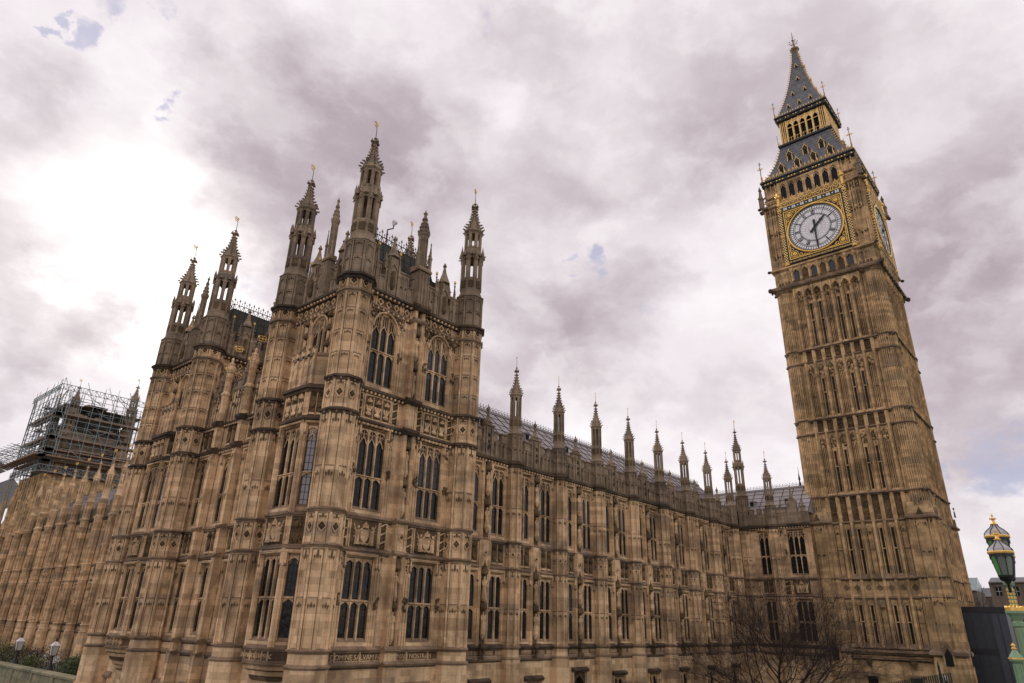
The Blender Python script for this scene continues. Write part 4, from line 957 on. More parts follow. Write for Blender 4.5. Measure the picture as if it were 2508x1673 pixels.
# ------------------------------------------------------------------ clock tower
TC = (-50.4, 12.5)
TM = [M_TOW, M_CARVE_SHADE, M_LEDGE, M_BLACK, M_GREY, M_GL, M_DARK]
def tower_face():
    b = MB(); H = 5.9   # half width of the panel plane origin; face local u from -6..6, w measured from face plane
    stages = [(16.6, 24.0), (25.7, 33.0), (34.7, 43.2)]
    P = 1.115; pc = [(k-3)*P for k in range(7)]
    slit = (1, 2, 4, 5)
    ops = []
    for (v0, v1) in stages+[(7.6, 13.5), (.8, 5.65)]:
        top = v1-2.3 if v0 > 14 else v1-.75
        for k in slit: ops.append((pc[k]-.14, pc[k]+.14, v0+.35, top))
    for x in (-2.2, 1.9): ops.append((x-.5, x+.5, -3.6, -1.9))
    b.wall(-6.0, 6.0, GZ, 43.5, ops, 0, .3)
    for o in ops: b.face([(o[0], -.28, o[2]), (o[0], -.28, o[3]), (o[1], -.28, o[3]), (o[1], -.28, o[2])], 5)
    for x in (-2.2, 1.9):
        b.ext([(0, -1.9), (.25, -1.9), (.25, -1.75), (0, -1.6)], x-.75, x+.75, 2)
        for q in (x-.7, x+.6): b.box(q, q+.1, 0, .15, -3.6, -1.9, 0)
        b.rings([(.1, -1.0), (.25, -.55), (.25, -.35)], 6, x, .2, None, 1)
    for (v0, v1) in stages:
        for k in range(8):
            u = (k-3.5)*P; b.box(u-.12, u+.12, 0, .34, v0, v1, 0); b.box(u-.21, u-.16, 0, .2, v0, v1, 0); b.box(u+.16, u+.21, 0, .2, v0, v1, 0); b.box(u-.04, u+.04, .34, .42, v0, v1, 0); b.box(u-.3, u-.21, 0, .015, v0, v1, 1); b.box(u+.21, u+.3, 0, .015, v0, v1, 1)  # thin dark strips flanking each rib are painted groove shade
            for q in range(5): b.blob(u, .42, v0+(v1-v0)*(q+.5)/5, .06, .05, .07, 2, 4, 1)
        for k, u in enumerate(pc):
            b.arch(u-P*.36, u+P*.36, v1-1.0, v1-.4, v1-.1, .12, .12, 0); fol(b, u-.22, u+.22, v1-1.9, v1-.6, .06, 16, 1, .09)
            if k in slit:
                b.box(u-.2, u+.2, -.1, .04, (v0+v1)/2-.5, (v0+v1)/2-.38, 0)
                for sg in (-1, 1): b.box(u+sg*.2-.02, u+sg*.2+.02, 0, .07, v0+.3, v1-2.2, 0)
            else:
                b.box(u-.03, u+.03, 0, .14, v0, v1-1.9, 0); b.box(u-.2, u-.15, 0, .1, v0, v1-1.9, 0); b.box(u+.15, u+.2, 0, .1, v0, v1-1.9, 0); b.box(u-.13, u-.05, 0, .012, v0, v1-1.9, 1); b.box(u+.05, u+.13, 0, .012, v0, v1-1.9, 1)  # dark strips by the centre rib stand for shade in its grooves
                fol(b, u-.2, u+.2, (v0+v1)/2-1.0, (v0+v1)/2-.7, .07, 7, 3, .08)
            b.box(u-.35, u+.35, 0, .2, v0-.02, v0+.22, 0)
    for (v0, v1) in ((24.0, 25.7), (33.0, 34.7), (13.5, 16.6)):     # bands of carved panels
        for k, u in enumerate(pc):
            b.face([(u-.34, .02, v0+.15), (u-.34, .02, v1-.2), (u+.34, .02, v1-.2), (u+.34, .02, v0+.15)], 3 if False else 1)
            fol(b, u-.26, u+.26, v0+.25, v1-.4, .05, int((v1-v0)*12), 1, .1)
        for k in range(8): u = (k-3.5)*P; b.box(u-.2, u+.2, 0, .22, v0, v1, 0); b.box(u-.04, u+.04, .22, .3, v0, v1, 0)
        string(b, -6.0, 6.0, v0+.05, .25, .34, 2); string(b, -6.0, 6.0, v1, .3, .42, 2)
        for k in range(15): b.blob(-5.9+k*.84, .3, v1-.28, .12, .1, .1, 3, 5, 2)
    for (v0, v1) in ((7.6, 13.5), (.8, 5.65)):
        for k in range(8):
            u = (k-3.5)*P; b.box(u-.12, u+.12, 0, .34, v0, v1, 0); b.box(u-.21, u-.16, 0, .2, v0, v1, 0); b.box(u+.16, u+.21, 0, .2, v0, v1, 0); b.box(u-.3, u-.21, 0, .015, v0, v1, 1); b.box(u+.21, u+.3, 0, .015, v0, v1, 1)  # groove shade painted as dark strips on both sides of the rib
            for q in range(4): b.blob(u, .27, v0+(v1-v0)*(q+.5)/4, .06, .05, .07, 2, 4, 1)
        for k, u in enumerate(pc):
            b.arch(u-.3, u+.3, v1-.8, v1-.45, v1-.2, .1, .1, 0)
            if k not in slit: ribs(b, u-.2, u+.2, 2, v0, v1-.8, 0, .04, .07, 0); fol(b, u-.2, u+.2, v1-1.3, v1-1.0, .07, 6, 1, .07); b.box(u-.25, u+.25, 0, .09, (v0+v1)/2-.05, (v0+v1)/2+.05, 2)
            else: b.box(u-.2, u+.2, -.1, .04, (v0+v1)/2, (v0+v1)/2+.1, 0)
            b.ext([(0, v0-.05), (.34, v0-.05), (0, v0+.45)], u-.38, u+.38, 2)
    for k, u in enumerate(pc):
        diamond(b, u, 6.65, .03, .24, 1); b.box(u-.02, u+.02, 0, .05, 5.7, 7.5, 0)
    for k in range(8): u = (k-3.5)*P; b.box(u-.14, u+.14, 0, .2, 5.65, 7.6, 0)
    string(b, -6.3, 6.3, 5.65, .2, .3, 2); string(b, -6.3, 6.3, 7.6, .2, .34, 2); string(b, -6.5, 6.5, .55, .4, .55, 2); string(b, -6.4, 6.4, -.2, .15, .35, 2)
    # corbel arches and cornice under the clock stage
    for k, u in enumerate(pc): b.arch(u-P*.42, u+P*.42, 42.2, 42.9, 43.3, .45, .45, 0); b.box(u-P*.5-.1, u-P*.5+.1, 0, .6, 41.9, 43.4, 0)
    b.box(3.5*P-.1, 3.5*P+.1, 0, .6, 41.9, 43.4, 0)
    return b.mesh('wall', TM)
def tower_pier():
    """corner shaft, chamfered square"""
    b = MB(); r = 1.0
    def ch(v0, v1, r, m=0): b.rings([(r, v0), (r, v1)], 8, 0, 0, None, m)
    ch(13.5, 43.4, r)
    side = 2*r*tan(pi/8)
    for k in range(8):
        b.a = k*pi/4
        for x in (-side/2, -side/4, 0, side/4):
            b.box(x-.05, x+.05, r, r+.13, 13.6, 43.2, 0)
        for v in (19.2, 21.8, 28.2, 30.8, 37.2, 39.4, 41.4): 
            for x in (-side/4, side/4): b.arch(x-side*.2, x+side*.2, v-.35, v-.1, v, r+.07, .07, 0)
            b.box(-side*.5, side*.5, r, r+.05, v, v+.06, 1)
        for v in (23.9, 25.6, 32.9, 34.6, 15.9): fol(b, -side*.4, side*.4, v-.8, v-.35, r+.06, 4, 3, .1)
    b.a = 0
    for v, m in ((16.6, 2), (24.0, 2), (25.8, 2), (33.0, 2), (34.8, 2), (43.3, 2)): ostring(b, r, v, .3, .28, m)
    # heavier lower stage with gabled buttress
    for (v0, v1, rr) in ((GZ, -.2, 1.42), (-.2, .6, 1.34), (.6, 7.6, 1.2), (7.6, 13.5, 1.12)):
        b.sq([(rr, v0), (rr, v1)])
        for k in range(4):
            b.a = k*pi/2
            if v0 > 0:
                for x in (-rr+.05, -rr*.62, -rr*.3, rr*.3, rr*.62, rr-.05): b.box(x-.05, x+.05, rr, rr+.12, v0, v1, 0)
                for v in ((3.4, 5.5) if v0 < 5 else (10.4, 13.2)): fol(b, -rr*.8, rr*.8, v-.3, v, rr+.05, 7, 1, .09)
        b.a = 0
    b.sq([(1.25, 13.4), (1.5, 13.5), (1.5, 13.68), (1.2, 14.0)], m=2); b.sq([(1.2, 5.5), (1.4, 5.65), (1.2, 5.85)], m=2); b.sq([(1.2, 7.4), (1.4, 7.6), (1.2, 7.8)], m=2); b.sq([(1.3, .1), (1.65, .35), (1.65, .6), (1.2, 1.0)], m=2)
    b.sq([(1.2, 14.0), (1.05, 15.2)], m=0)
    for k in range(4):
        b.a = k*pi/2; b.box(-.5, .5, 1.1, 1.34, GZ, 13.4, 0)
        for q in (-.46, -.15, .15, .46): b.box(q-.03, q+.03, 1.34, 1.39, .7, 13.2, 0)
        for v in (5.2, 10.2, 12.9): fol(b, -.4, .4, v-.25, v+.1, 1.36, 6, 1, .09)
        b.face([(-.55, 1.41, 13.3), (0, 1.41, 14.6), (.55, 1.41, 13.3)], 1); b.face([(-.55, 1.41, 13.3), (0, 1.41, 14.6), (0, .9, 14.6), (-.55, .9, 13.3)], 2); b.face([(.55, 1.41, 13.3), (.55, .9, 13.3), (0, .9, 14.6), (0, 1.41, 14.6)], 2)
        b.spike(0, 1.5, 14.8, .12, 1.1, 4); b.tube((-.28, 1.5, 15.3), (.28, 1.5, 15.3), .07, None, 4, 4); b.blob(0, 1.5, 15.8, .15, .12, .14, 4, 5, 2)
        b.face([(-.6, 1.66, .3), (0, 1.66, 1.6), (.6, 1.66, .3)], 2); b.face([(-.6, 1.66, .3), (0, 1.66, 1.6), (0, 1.1, 1.6), (-.6, 1.1, .3)], 2); b.face([(.6, 1.66, .3), (.6, 1.1, .3), (0, 1.1, 1.6), (0, 1.66, 1.6)], 2); b.face([(-.33, 1.67, -.6), (-.33, 1.67, .4), (0, 1.67, 1.0), (.33, 1.67, .4), (.33, 1.67, -.6)], 6); b.box(-.5, .5, 1.3, 1.64, GZ, .3, 0)
    b.a = 0
    return b.mesh('pier', TM)
def clock_stage():
    b = MB()
    # main block of the clock storey
    b.sq([(5.9, 43.2), (6.5, 43.55), (6.6, 43.75), (6.6, 43.95), (6.25, 44.1), (6.1, 44.2), (6.1, 46.4)], m=0)
    b.sq([(6.62, 43.52), (6.72, 43.75), (6.72, 43.98), (6.3, 44.12)], m=2)
    b.sq([(6.1, 46.3), (6.5, 46.5), (6.5, 46.7), (6.2, 46.85), (6.15, 56.2), (6.5, 56.35), (6.55, 56.6), (6.1, 56.8), (5.95, 57.0), (5.8, 60.2)], m=0)
    for k in range(4):
        b.a = k*pi/2
        # arcade under the dial: seven little arches on shafts
        for j in range(8):
            u = (j-3.5)*1.1; b.rings([(.12, 44.2), (.12, 45.7), (.2, 45.9), (.24, 46.3)], 6, u, 6.35, None, 0); b.blob(u, 6.4, 44.35, .16, .14, .14, 2, 5, 2)
        for j in range(7):
            u = (j-3)*1.1; b.arch(u-.45, u+.45, 45.4, 46.1, 46.35, 6.3, .2, 0)
            b.face([(u-.34, 6.115, 44.6), (u-.34, 6.115, 46.0), (u+.34, 6.115, 46.0), (u+.34, 6.115, 44.6)], 5 if j % 2 == 0 else 1)
            b.box(u-.45, u+.45, 6.1, 6.2, 44.2, 44.6, 1)
        for sg in (-1, 1):
            for j in range(2): relief_at(b, sg*(4.55+j*.85), 6.1, 44.3, 46.2)
            for x in (4.45, 4.8, 5.12, 5.45, 5.8, 6.08): b.box(sg*x-.05, sg*x+.05, 6.15, 6.36 if x in (4.8, 5.45, 6.08) else 6.26, 46.8, 56.2, 0)
            for x in (4.9, 5.35, 5.55, 5.95): b.box(sg*x-.04, sg*x+.04, 6.15, 6.17, 46.9, 56.1, 1)
            for (z) in (48.6, 52.2, 55.6):
                for x in (4.47, 5.12, 5.75): fol(b, sg*x-.2, sg*x+.2, z-.35, z+.35, 6.2, 7, 1, .13)
            for x in (4.47, 5.12, 5.75):
                for z in (48, 51.6, 55): b.arch(sg*x-.28, sg*x+.28, z-.5, z-.15, z, 6.24, .08, 0)
            b.box(sg*5.9-.3, sg*5.9+.3, 6.4, 6.9, 56.2, 56.5, 2)
            # corner gargoyles
            b.blob(sg*6.7, 6.7, 56.5, .25, .25, .2, 3); b.blob(sg*6.75, 6.75, 43.7, .3, .3, .35, 3); b.blob(sg*6.6, 6.6, 46.5, .25, .25, .2, 3)
        for j in range(12): b.blob(-6.2+j*1.13, 6.7, 43.45, .2, .16, .22, 3, 5, 2)
        # belfry openings
        for j in range(8):
            u = (j-3.5)*1.12; b.box(u-.2, u+.2, 5.8, 6.02, 56.9, 60.2, 0)
        for j in range(7):
            u = (j-3)*1.12; b.face([(u-.37, 5.93, 57.0), (u-.37, 5.93, 60.0), (u+.37, 5.93, 60.0), (u+.37, 5.93, 57.0)], 6)
            b.arch(u-.37, u+.37, 59.3, 59.95, 60.2, 5.99, .06, 0)
            b.tube((u-.35, 6.0, 59.1), (u, 6.0, 59.7), .05, None, 4, 0); b.tube((u+.35, 6.0, 59.1), (u, 6.0, 59.7), .05, None, 4, 0)
        for sg in (-1, 1):
            for x in (4.4, 5.0, 5.6): b.box(sg*x-.05, sg*x+.05, 5.8, 6.05, 56.9, 60.2, 0)
            b.box(sg*5.0-.7, sg*5.0+.7, 5.85, 6.15, 58.0, 58.2, 2); fol(b, sg*5-.6, sg*5+.6, 59.3, 60, 5.95, 9, 1, .1)
            # flying pinnacle at the corner
            b.sq([(.28, 56.7), (.28, 58.2), (.36, 58.3), (.2, 58.7), (.12, 59.6), (.2, 59.7), (.02, 60.4)], sg*6.4, 6.4, 4) if sg > 0 else None
            b.tube((6.35, 6.35, 58.0), (5.75, 5.75, 58.9), .12, None, 4, 4) if sg > 0 else None
            for q in range(5): b.box(sg*(4.3+q*.45)-.05, sg*(4.3+q*.45)+.05, 6.35, 6.45, 56.6, 57.3, 0)
            b.box(*sorted((sg*4.2, sg*6.4)), 6.33, 6.47, 57.25, 57.4, 0)
    b.a = 0
    return b.mesh('clock_storey', TM)
def relief_at(b, u, w, v0, v1):
    for x in (-.38, 0, .38): b.box(u+x-.04, u+x+.04, w, w+.12, v0, v1, 0)
    b.arch(u-.36, u+.36, v1-.6, v1-.25, v1, w+.1, .1, 0); b.box(u-.38, u+.38, w, w+.1, v0, v0+.35, 1)
def dial_surround():
    """black and gilt square with corner tracery, columns, inscription band and cresting"""
    b = MB(); H = 3.75; C = 51.2
    b.box(-4.05, 4.05, 0, .22, 46.95, 55.5, 0)                                    # black ground
    def frame(h, t, w0, w1, m):
        for sg in (-1, 1): b.box(*sorted((sg*h, sg*(h-t))), w0, w1, C-h, C+h, m); b.box(-h+t, h-t, w0, w1, *sorted((C+sg*h, C+sg*(h-t))), m)
    frame(3.72, .09, .2, .34, 1); frame(3.5, .05, .2, .3, 1)
    def circ(u, v, r, t, w, m, n=14):
        for i in range(n):
            a0, a1 = 2*pi*i/n, 2*pi*(i+1)/n; b.tube((u+r*cos(a0), w, v+r*sin(a0)), (u+r*cos(a1), w, v+r*sin(a1)), t, None, 4, m)
    for su in (-1, 1):
        for sv in (-1, 1):
            u, v = su*3.0, C+sv*3.0
            circ(u, v, .42, .045, .3, 1); circ(u, v, .22, .07, .3, 1, 8); b.blob(u, .3, v, .16, .08, .16, 1)
            circ(u-su*.75, v+sv*.28, .2, .035, .28, 1, 8); circ(u+su*.28, v-sv*.75, .2, .035, .28, 1, 8)
            b.tube((u-su*.4, .26, v+sv*.5), (u-su*2.0, .26, v+sv*.52), .035, None, 4, 1); b.tube((u+su*.5, .26, v-sv*.4), (u+su*.52, .26, v-sv*2.0), .035, None, 4, 1)
            fol(b, *sorted((u-su*1.3, u-su*.3)), *sorted((v+sv*.2, v+sv*.45)), .26, 7, 1, .06); fol(b, *sorted((u+su*.2, u+su*.45)), *sorted((v-sv*1.3, v-sv*.3)), .26, 7, 1, .06)
    # chequered side shafts
    for su in (-1, 1):
        for k in range(46):
            z = 46.95+k*.2
            for j in range(3):
                if (k+j) % 2 == 0: b.box(su*4.17-.24+j*.16, su*4.17-.08+j*.16, .0, .34, z, z+.2, 2)
                else: b.box(su*4.17-.24+j*.16, su*4.17-.08+j*.16, 0, .27, z, z+.2, 0)
        for z in (46.95, 51.2, 55.3, 56.2): b.rings([(.26, z-.12), (.3, z), (.26, z+.12)], 8, su*4.17, .18, None, 1)
        b.rings([(.2, 56.2), (.2, 57.3), (.34, 57.5), (.36, 57.75), (.14, 57.95), (.16, 58.15), (.02, 58.5)], 8, su*4.17, .18, None, 1)
    # inscription band
    b.box(-4.0, 4.0, .2, .3, 46.98, 47.36, 0)
    # green and white shields band and gilt cresting
    b.box(-4.0, 4.0, .2, .28, 55.12, 55.62, 3)
    for k in range(7):
        u = (k-3)*1.12
        for dx in (-.13, .13):
            for dz in (-.1, .1): b.box(u+dx-.1, u+dx+.1, .28, .33, 55.37+dz-.08, 55.37+dz+.08, 4)
        if k < 6: b.box(u+.48, u+.64, .28, .32, 55.3, 55.44, 4)
    for k in range(48):
        u = -3.95+k*.168; b.blob(u, .34, 55.06, .06, .05, .06, 1, 4, 1); b.blob(u, .34, 55.68, .06, .05, .06, 1, 4, 1)
    for k in range(7):
        u = (k-3)*1.12
        q = [(u, 57.0), (u+.38, 56.5), (u, 56.0), (u-.38, 56.5)]
        for a, c in zip(q, q[1:]+q[:1]): b.tube((a[0], .3, a[1]), (c[0], .3, c[1]), .05, None, 4, 1)
        b.blob(u, .3, 56.48, .12, .07, .14, 1, 5, 2); b.spike(u, .3, 56.9, .07, .55, 1); b.blob(u, .3, 57.15, .12, .1, .07, 1, 5, 2)
        for dx in (-.56, -.44, .44, .56): b.box(u+dx-.03, u+dx+.03, .25, .32, 55.75, 56.4, 1)
        b.tube((u-.56, .3, 56.3), (u-.3, .3, 56.55), .05, None, 4, 1); b.tube((u+.56, .3, 56.3), (u+.3, .3, 56.55), .05, None, 4, 1)
    b.box(-4.0, 4.0, .1, .26, 55.62, 56.35, 5); b.box(-4.0, 4.0, .22, .36, 55.68, 55.76, 1)
    return b.mesh('dial_surround', [M_BLKP, M_GOLD, M_GOLDK, M_DKGRN, M_DIAL, M_GREY])
def disc(b, r0, r1, w, m, n=48, cv=0):
    for i in range(n):
        a0, a1 = 2*pi*i/n, 2*pi*(i+1)/n
        if r0 <= 0: b.face([(0, w, cv), (r1*sin(a0), w, cv+r1*cos(a0)), (r1*sin(a1), w, cv+r1*cos(a1))], m)
        else: b.face([(r0*sin(a0), w, cv+r0*cos(a0)), (r1*sin(a0), w, cv+r1*cos(a0)), (r1*sin(a1), w, cv+r1*cos(a1)), (r0*sin(a1), w, cv+r0*cos(a1))], m)
def dial_meshes():
    f = MB(); disc(f, 0, 3.3, .26, 0, 60)
    r = MB()
    for (r0, r1, w) in ((3.28, 3.42, .3),): disc(r, r0, r1, w, 1, 60)
    for i in range(60):
        a0, a1 = 2*pi*i/60, 2*pi*(i+1)/60
        r.tube((3.5*sin(a0), .36, 3.5*cos(a0)), (3.5*sin(a1), .36, 3.5*cos(a1)), .12, None, 6, 0)
    n = MB()
    for rr, t in ((3.2, .035), (2.78, .035), (2.62, .03), (1.98, .045), (1.85, .025)): disc(n, rr-t, rr+t, .275, 0, 60)
    def bar(r0, r1, ang, hw, w=.277, off=0, m=0):
        c, s_ = cos(ang), sin(ang)
        def q(x, y): return (x*c + y*s_, w, -x*s_ + y*c)
        n.face([q(off-hw, r0), q(off-hw, r1), q(off+hw, r1), q(off+hw, r0)], m)
    for i in range(60):
        bar(2.8, 3.2, 2*pi*i/60, .03 if i % 5 else .06)
    ROM = ['XII', 'I', 'II', 'III', 'IIII', 'V', 'VI', 'VII', 'VIII', 'IX', 'X', 'XI']
    for h in range(12):
        a = 2*pi*h/12; s = ROM[h]; wds = {'I': .13, 'V': .24, 'X': .26}; tot = sum(wds[c] for c in s); x = -tot/2
        bar(1.2 if False else 1.85, 3.2, a, .022)
        for c in s:
            m = x+wds[c]/2
            if c == 'I': bar(2.03, 2.6, a, .035, .279, m)
            else:
                ca, sa_ = cos(a), sin(a)
                def q(xx, yy, ca=ca, sa_=sa_): return (xx*ca + yy*sa_, .28, -xx*sa_ + yy*ca)
                if c == 'V': L = [((m-.09, 2.6), (m, 2.03)), ((m+.09, 2.6), (m, 2.03))]
                else: L = [((m-.1, 2.6), (m+.1, 2.03)), ((m+.1, 2.6), (m-.1, 2.03))]
                for (p0, p1) in L: n.tube(q(*p0), q(*p1), .035, None, 4, 0)
            x += wds[c]
        for k in range(1, 5): bar(2.0, 2.62, a+2*pi*k/60, .008, .276)
    for rr in (.7, 1.1, 1.5):
        for i in range(24):
            a0 = 2*pi*i/24 + (rr % .8); n.tube((rr*sin(a0), .27, rr*cos(a0)), ((rr+.34)*sin(a0+.13), .27, (rr+.34)*cos(a0+.13)), .01, None, 3, 1); n.tube((rr*sin(a0), .27, rr*cos(a0)), ((rr+.34)*sin(a0-.13), .27, (rr+.34)*cos(a0-.13)), .01, None, 3, 1)
    def hand(ang, L, w0, w1, tail, ww, leaf):
        h = MB(); c, s_ = cos(ang), sin(ang)
        def q(x, y, z=ww): return (x*c + y*s_, z, -x*s_ + y*c)
        for z0, z1 in ((ww, ww+.05),):
            P = [(-w0, -tail), (w0, -tail), (w0*.9, 0), (w1, L*.86), (0, L), (-w1, L*.86), (-w0*.9, 0)]
            h.face([q(x, y, z1) for x, y in P]); A = [q(x, y, z0) for x, y in P]; B = [q(x, y, z1) for x, y in P]
            for k in range(7): j = (k+1) % 7; h.face([A[k], A[j], B[j], B[k]])
        if leaf:
            for (x, y, r_) in ((0, L*.66, .17), (.14, L*.6, .12), (-.14, L*.6, .12), (0, L*.78, .1)): p = q(x, y); h.blob(p[0], ww+.03, p[2], r_, .04, r_)
        p = q(0, -tail*.9); h.blob(p[0], ww+.03, p[2], .2, .05, .2); p = q(0, 0); h.blob(p[0], ww+.03, p[2], .2, .09, .2)
        return h
    return (f.mesh('dial_glass', [M_DIAL]), r.mesh('dial_ring', [M_GOLD, M_BLKP]), n.mesh('numerals', [M_BLKP, simple('dial lead lines', (.3, .22, .18), .7)]),
            hand(radians(45), 2.0, .17, .12, .8, .36, True).mesh('hour_hand', [M_BLKP]), hand(radians(181), 3.15, .15, .06, 1.0, .46, False).mesh('minute_hand', [M_BLKP]))
def build_clock_tower():
    T = thing('clock_tower', 'tall square stone clock tower with white gilded dial and dark slate spire', 'clock tower', (*TC, GZ))
    F = tower_face(); S = dial_surround(); D = dial_meshes(); H = 5.95
    cs = clock_stage(); part(T, 'clock_storey', cs, (*TC, 0))
    pier = tower_pier()
    tx = 'DOMINE SALVAM FAC REGINAM NOSTRAM VICTORIAM PRIMAM'
    for th, (nx, ny) in ((NORTH, (0, 1)), (EAST, (1, 0)), (SOUTH, (0, -1)), (WEST, (-1, 0))):
        part(T, 'wall', F, (TC[0]+nx*H, TC[1]+ny*H, 0), th)
        K = 6.2
        s = part(T, 'dial_surround', S, (TC[0]+nx*K, TC[1]+ny*K, 0), th)
        if th in (NORTH, EAST):
            d = part(T, 'clock_dial', D[0], (TC[0]+nx*K, TC[1]+ny*K, 51.2), th)
            for nm, me in zip(('dial_ring', 'numerals', 'hour_hand', 'minute_hand'), D[1:]): part(d, nm, me, sub=True)
            text_part(T, tx, (TC[0]+nx*(K+.31), TC[1]+ny*(K+.31), 47.05), th, .33, M_GOLD, .02)
    for sx in (-1, 1):
        for sy in (-1, 1): part(T, 'pier', pier, (TC[0]+sx*5.2, TC[1]+sy*5.2, 0))
    # ornate eave, lower roof, lantern, upper spire
    e = MB()
    e.sq([(5.8, 60.1), (6.15, 60.3), (6.15, 60.75), (6.3, 60.85), (6.3, 61.05), (5.9, 61.2)], m=0)
    for k in range(4):
        e.a = k*pi/2
        for j in range(30):
            u = -6.0+j*.41; e.blob(u, 6.22, 60.5, .12, .08, .14, 1 if j % 4 else 2, 5, 2)
        for j in range(45):
            u = -6.1+j*.277; e.blob(u, 6.3, 61.12, .09, .08, .11, 1, 4, 1)
        for j in range(23):
            u = -6.0+j*.545; e.spike(u, 6.05, 61.4, .12, .55, 1); e.blob(u, 6.08, 61.55, .15, .07, .12, 1, 4, 1)
    e.a = 0
    part(T, 'eave', e.mesh('eave', [M_BLKP, M_GOLD, M_DKGRN]), (*TC, 0))
    def hips(b, pr, z0, z1, step, s):
        z = z0
        while z < z1:
            q = lerp_r(pr, z)
            for k in range(4): b.a = k*pi/2+pi/4; b.blob(0, q*1.414+.06, z, s*.6, s, s*.7, 1, 5, 2); b.blob(0, q*1.414+s*1.4, z+s*.4, s*.55, s*.55, s*.55, 1, 4, 1)
            z += step
        b.a = 0
    def lerp_r(pr, z):
        for (a, za), (c, zb) in zip(pr, pr[1:]):
            if za <= z <= zb: return a+(c-a)*(z-za)/(zb-za)
        return pr[-1][0]
    r = MB(); prof = [(6.15, 61.1), (5.75, 61.4), (5.0, 62.9), (4.45, 64.2), (4.0, 65.6), (3.65, 67.0), (3.5, 67.7)]
    r.sq(prof, m=0)
    hips(r, prof, 61.6, 67.6, .5, .17)
    lo = part(T, 'lower_roof', r.mesh('lower_roof', [M_SLATE, M_GOLD]), (*TC, 0))
    dm = MB()
    dm.box(-.3, .3, -.9, .12, 0, .95, 0); dm.box(-.19, .19, .12, .14, .12, .75, 2)
    for sg in (-1, 1):
        dm.box(sg*.34-.04, sg*.34+.04, .1, .2, -.1, .95, 1)
        dm.face([(0, .28, 1.55), (sg*.48, .28, .85), (sg*.48, -.9, .85), (0, -.9, 1.55)], 3); dm.tube((0, .28, 1.55), (sg*.48, .28, .85), .036, None, 4, 1)
    dm.face([(-.4, .2, .9), (0, .2, 1.5), (.4, .2, .9)], 0); dm.spike(0, .26, 1.5, .05, .5, 1)
    dme = dm.mesh('dormer', [M_BLKP, M_GOLD, M_DARK, M_SLATE])
    for th, (nx, ny) in ((NORTH, (0, 1)), (EAST, (1, 0)), (SOUTH, (0, -1)), (WEST, (-1, 0))):
        for (z, us) in ((62.0, (-3.3, -1.1, 1.1, 3.3)), (64.3, (-2.2, 0, 2.2))):
            q = lerp_r(prof, z+.3)
            for u in us: part(T, 'dormer', dme, (TC[0]+nx*q + u*cos(th), TC[1]+ny*q + u*sin(th), z), th)
    l = MB()
    l.sq([(3.5, 67.5), (3.75, 67.7), (3.75, 68.0), (3.55, 68.1)], m=0); l.sq([(2.5, 68.0), (2.5, 72.3)], m=2)
    l.sq([(3.2, 72.1), (3.6, 72.3), (3.6, 72.8), (3.75, 72.9), (3.75, 73.1), (3.4, 73.2)], m=0)
    for k in range(4):
        l.a = k*pi/2
        for j in range(6):
            u = (j-2.5)*.92; l.rings([(.13, 68.0), (.13, 72.3)], 5, u, 3.2, None, 1)
        for j in range(5):
            u = (j-2)*.92; l.arch(u-.4, u+.4, 70.9, 71.6, 72.2, 3.25, .12, 1); l.blob(u, 3.3, 71.9, .15, .08, .15, 1, 5, 2)
            l.box(u-.4, u+.4, 3.15, 3.25, 70.7, 70.8, 1); l.box(u-.4, u+.4, 3.5, 3.55, 68.75, 68.8, 1)
        for x in (2.6, 2.85, 3.1): 
            for sg in (-1, 1): l.box(sg*x-.05, sg*x+.05, 3.1, 3.3, 68.0, 72.3, 1)
        for j in range(17): u = -3.5+j*.4375; l.blob(u, 3.65, 68.0, .16, .12, .18, 1, 5, 2); l.blob(u, 3.6, 67.65, .1, .1, .12, 0, 4, 1); l.tube((u, 3.6, 68.1), (u, 3.6, 68.8), .03, None, 4, 1)
        for j in range(20): u = -3.6+j*.38; l.blob(u, 3.66, 72.55, .1, .08, .13, 1 if j % 3 else 3, 5, 2); l.blob(u, 3.72, 73.18, .09, .08, .11, 1, 4, 1); l.spike(u, 3.5, 73.25, .1, .45, 1)
    l.a = 0
    part(T, 'lantern', l.mesh('lantern', [M_BLKP, M_GOLDK, M_DARK, M_DKGRN]), (*TC, 0))
    p2 = [(3.55, 73.1), (3.1, 73.9), (2.55, 75.5), (2.05, 77.2), (1.6, 79.0), (1.2, 81.0), (.85, 83.0), (.55, 85.0), (.36, 87.0)]
    u_ = MB(); u_.sq(p2, m=0); hips(u_, p2, 73.6, 86.8, .45, .15); us = part(T, 'upper_spire', u_.mesh('upper_spire', [M_SLATE, M_GOLD]), (*TC, 0))
    sd = MB()
    sd.face([(-.22, .12, 0), (0, .2, .55), (.22, .12, 0)], 1); sd.face([(-.22, .12, 0), (0, .2, .55), (0, -.4, .4)], 0); sd.face([(.22, .12, 0), (0, .2, .55), (0, -.4, .4)], 0)
    sd.tube((-.25, .16, -.05), (0, .22, .6), .055, None, 4, 0); sd.tube((.25, .16, -.05), (0, .22, .6), .055, None, 4, 0)
    sdm = sd.mesh('lucarne', [M_GOLDK, M_DARK])
    for th, (nx, ny) in ((NORTH, (0, 1)), (EAST, (1, 0)), (SOUTH, (0, -1)), (WEST, (-1, 0))):
        for z, xs in ((74.6, (-1.6, 0, 1.6)), (77.2, (-.9, .9)), (80.2, (0,)), (83.2, (0,))):
            q = lerp_r(p2, z)
            for x in xs: part(T, 'lucarne', sdm, (TC[0]+nx*q + x*cos(th), TC[1]+ny*q + x*sin(th), z), th)
    f = MB()
    f.rings([(.3, 86.9), (.62, 87.3), (.66, 87.55), (.3, 87.7), (.14, 88.1), (.1, 89.2), (.2, 89.35), (.06, 89.6), (.04, 91.0)], 8, m=0)
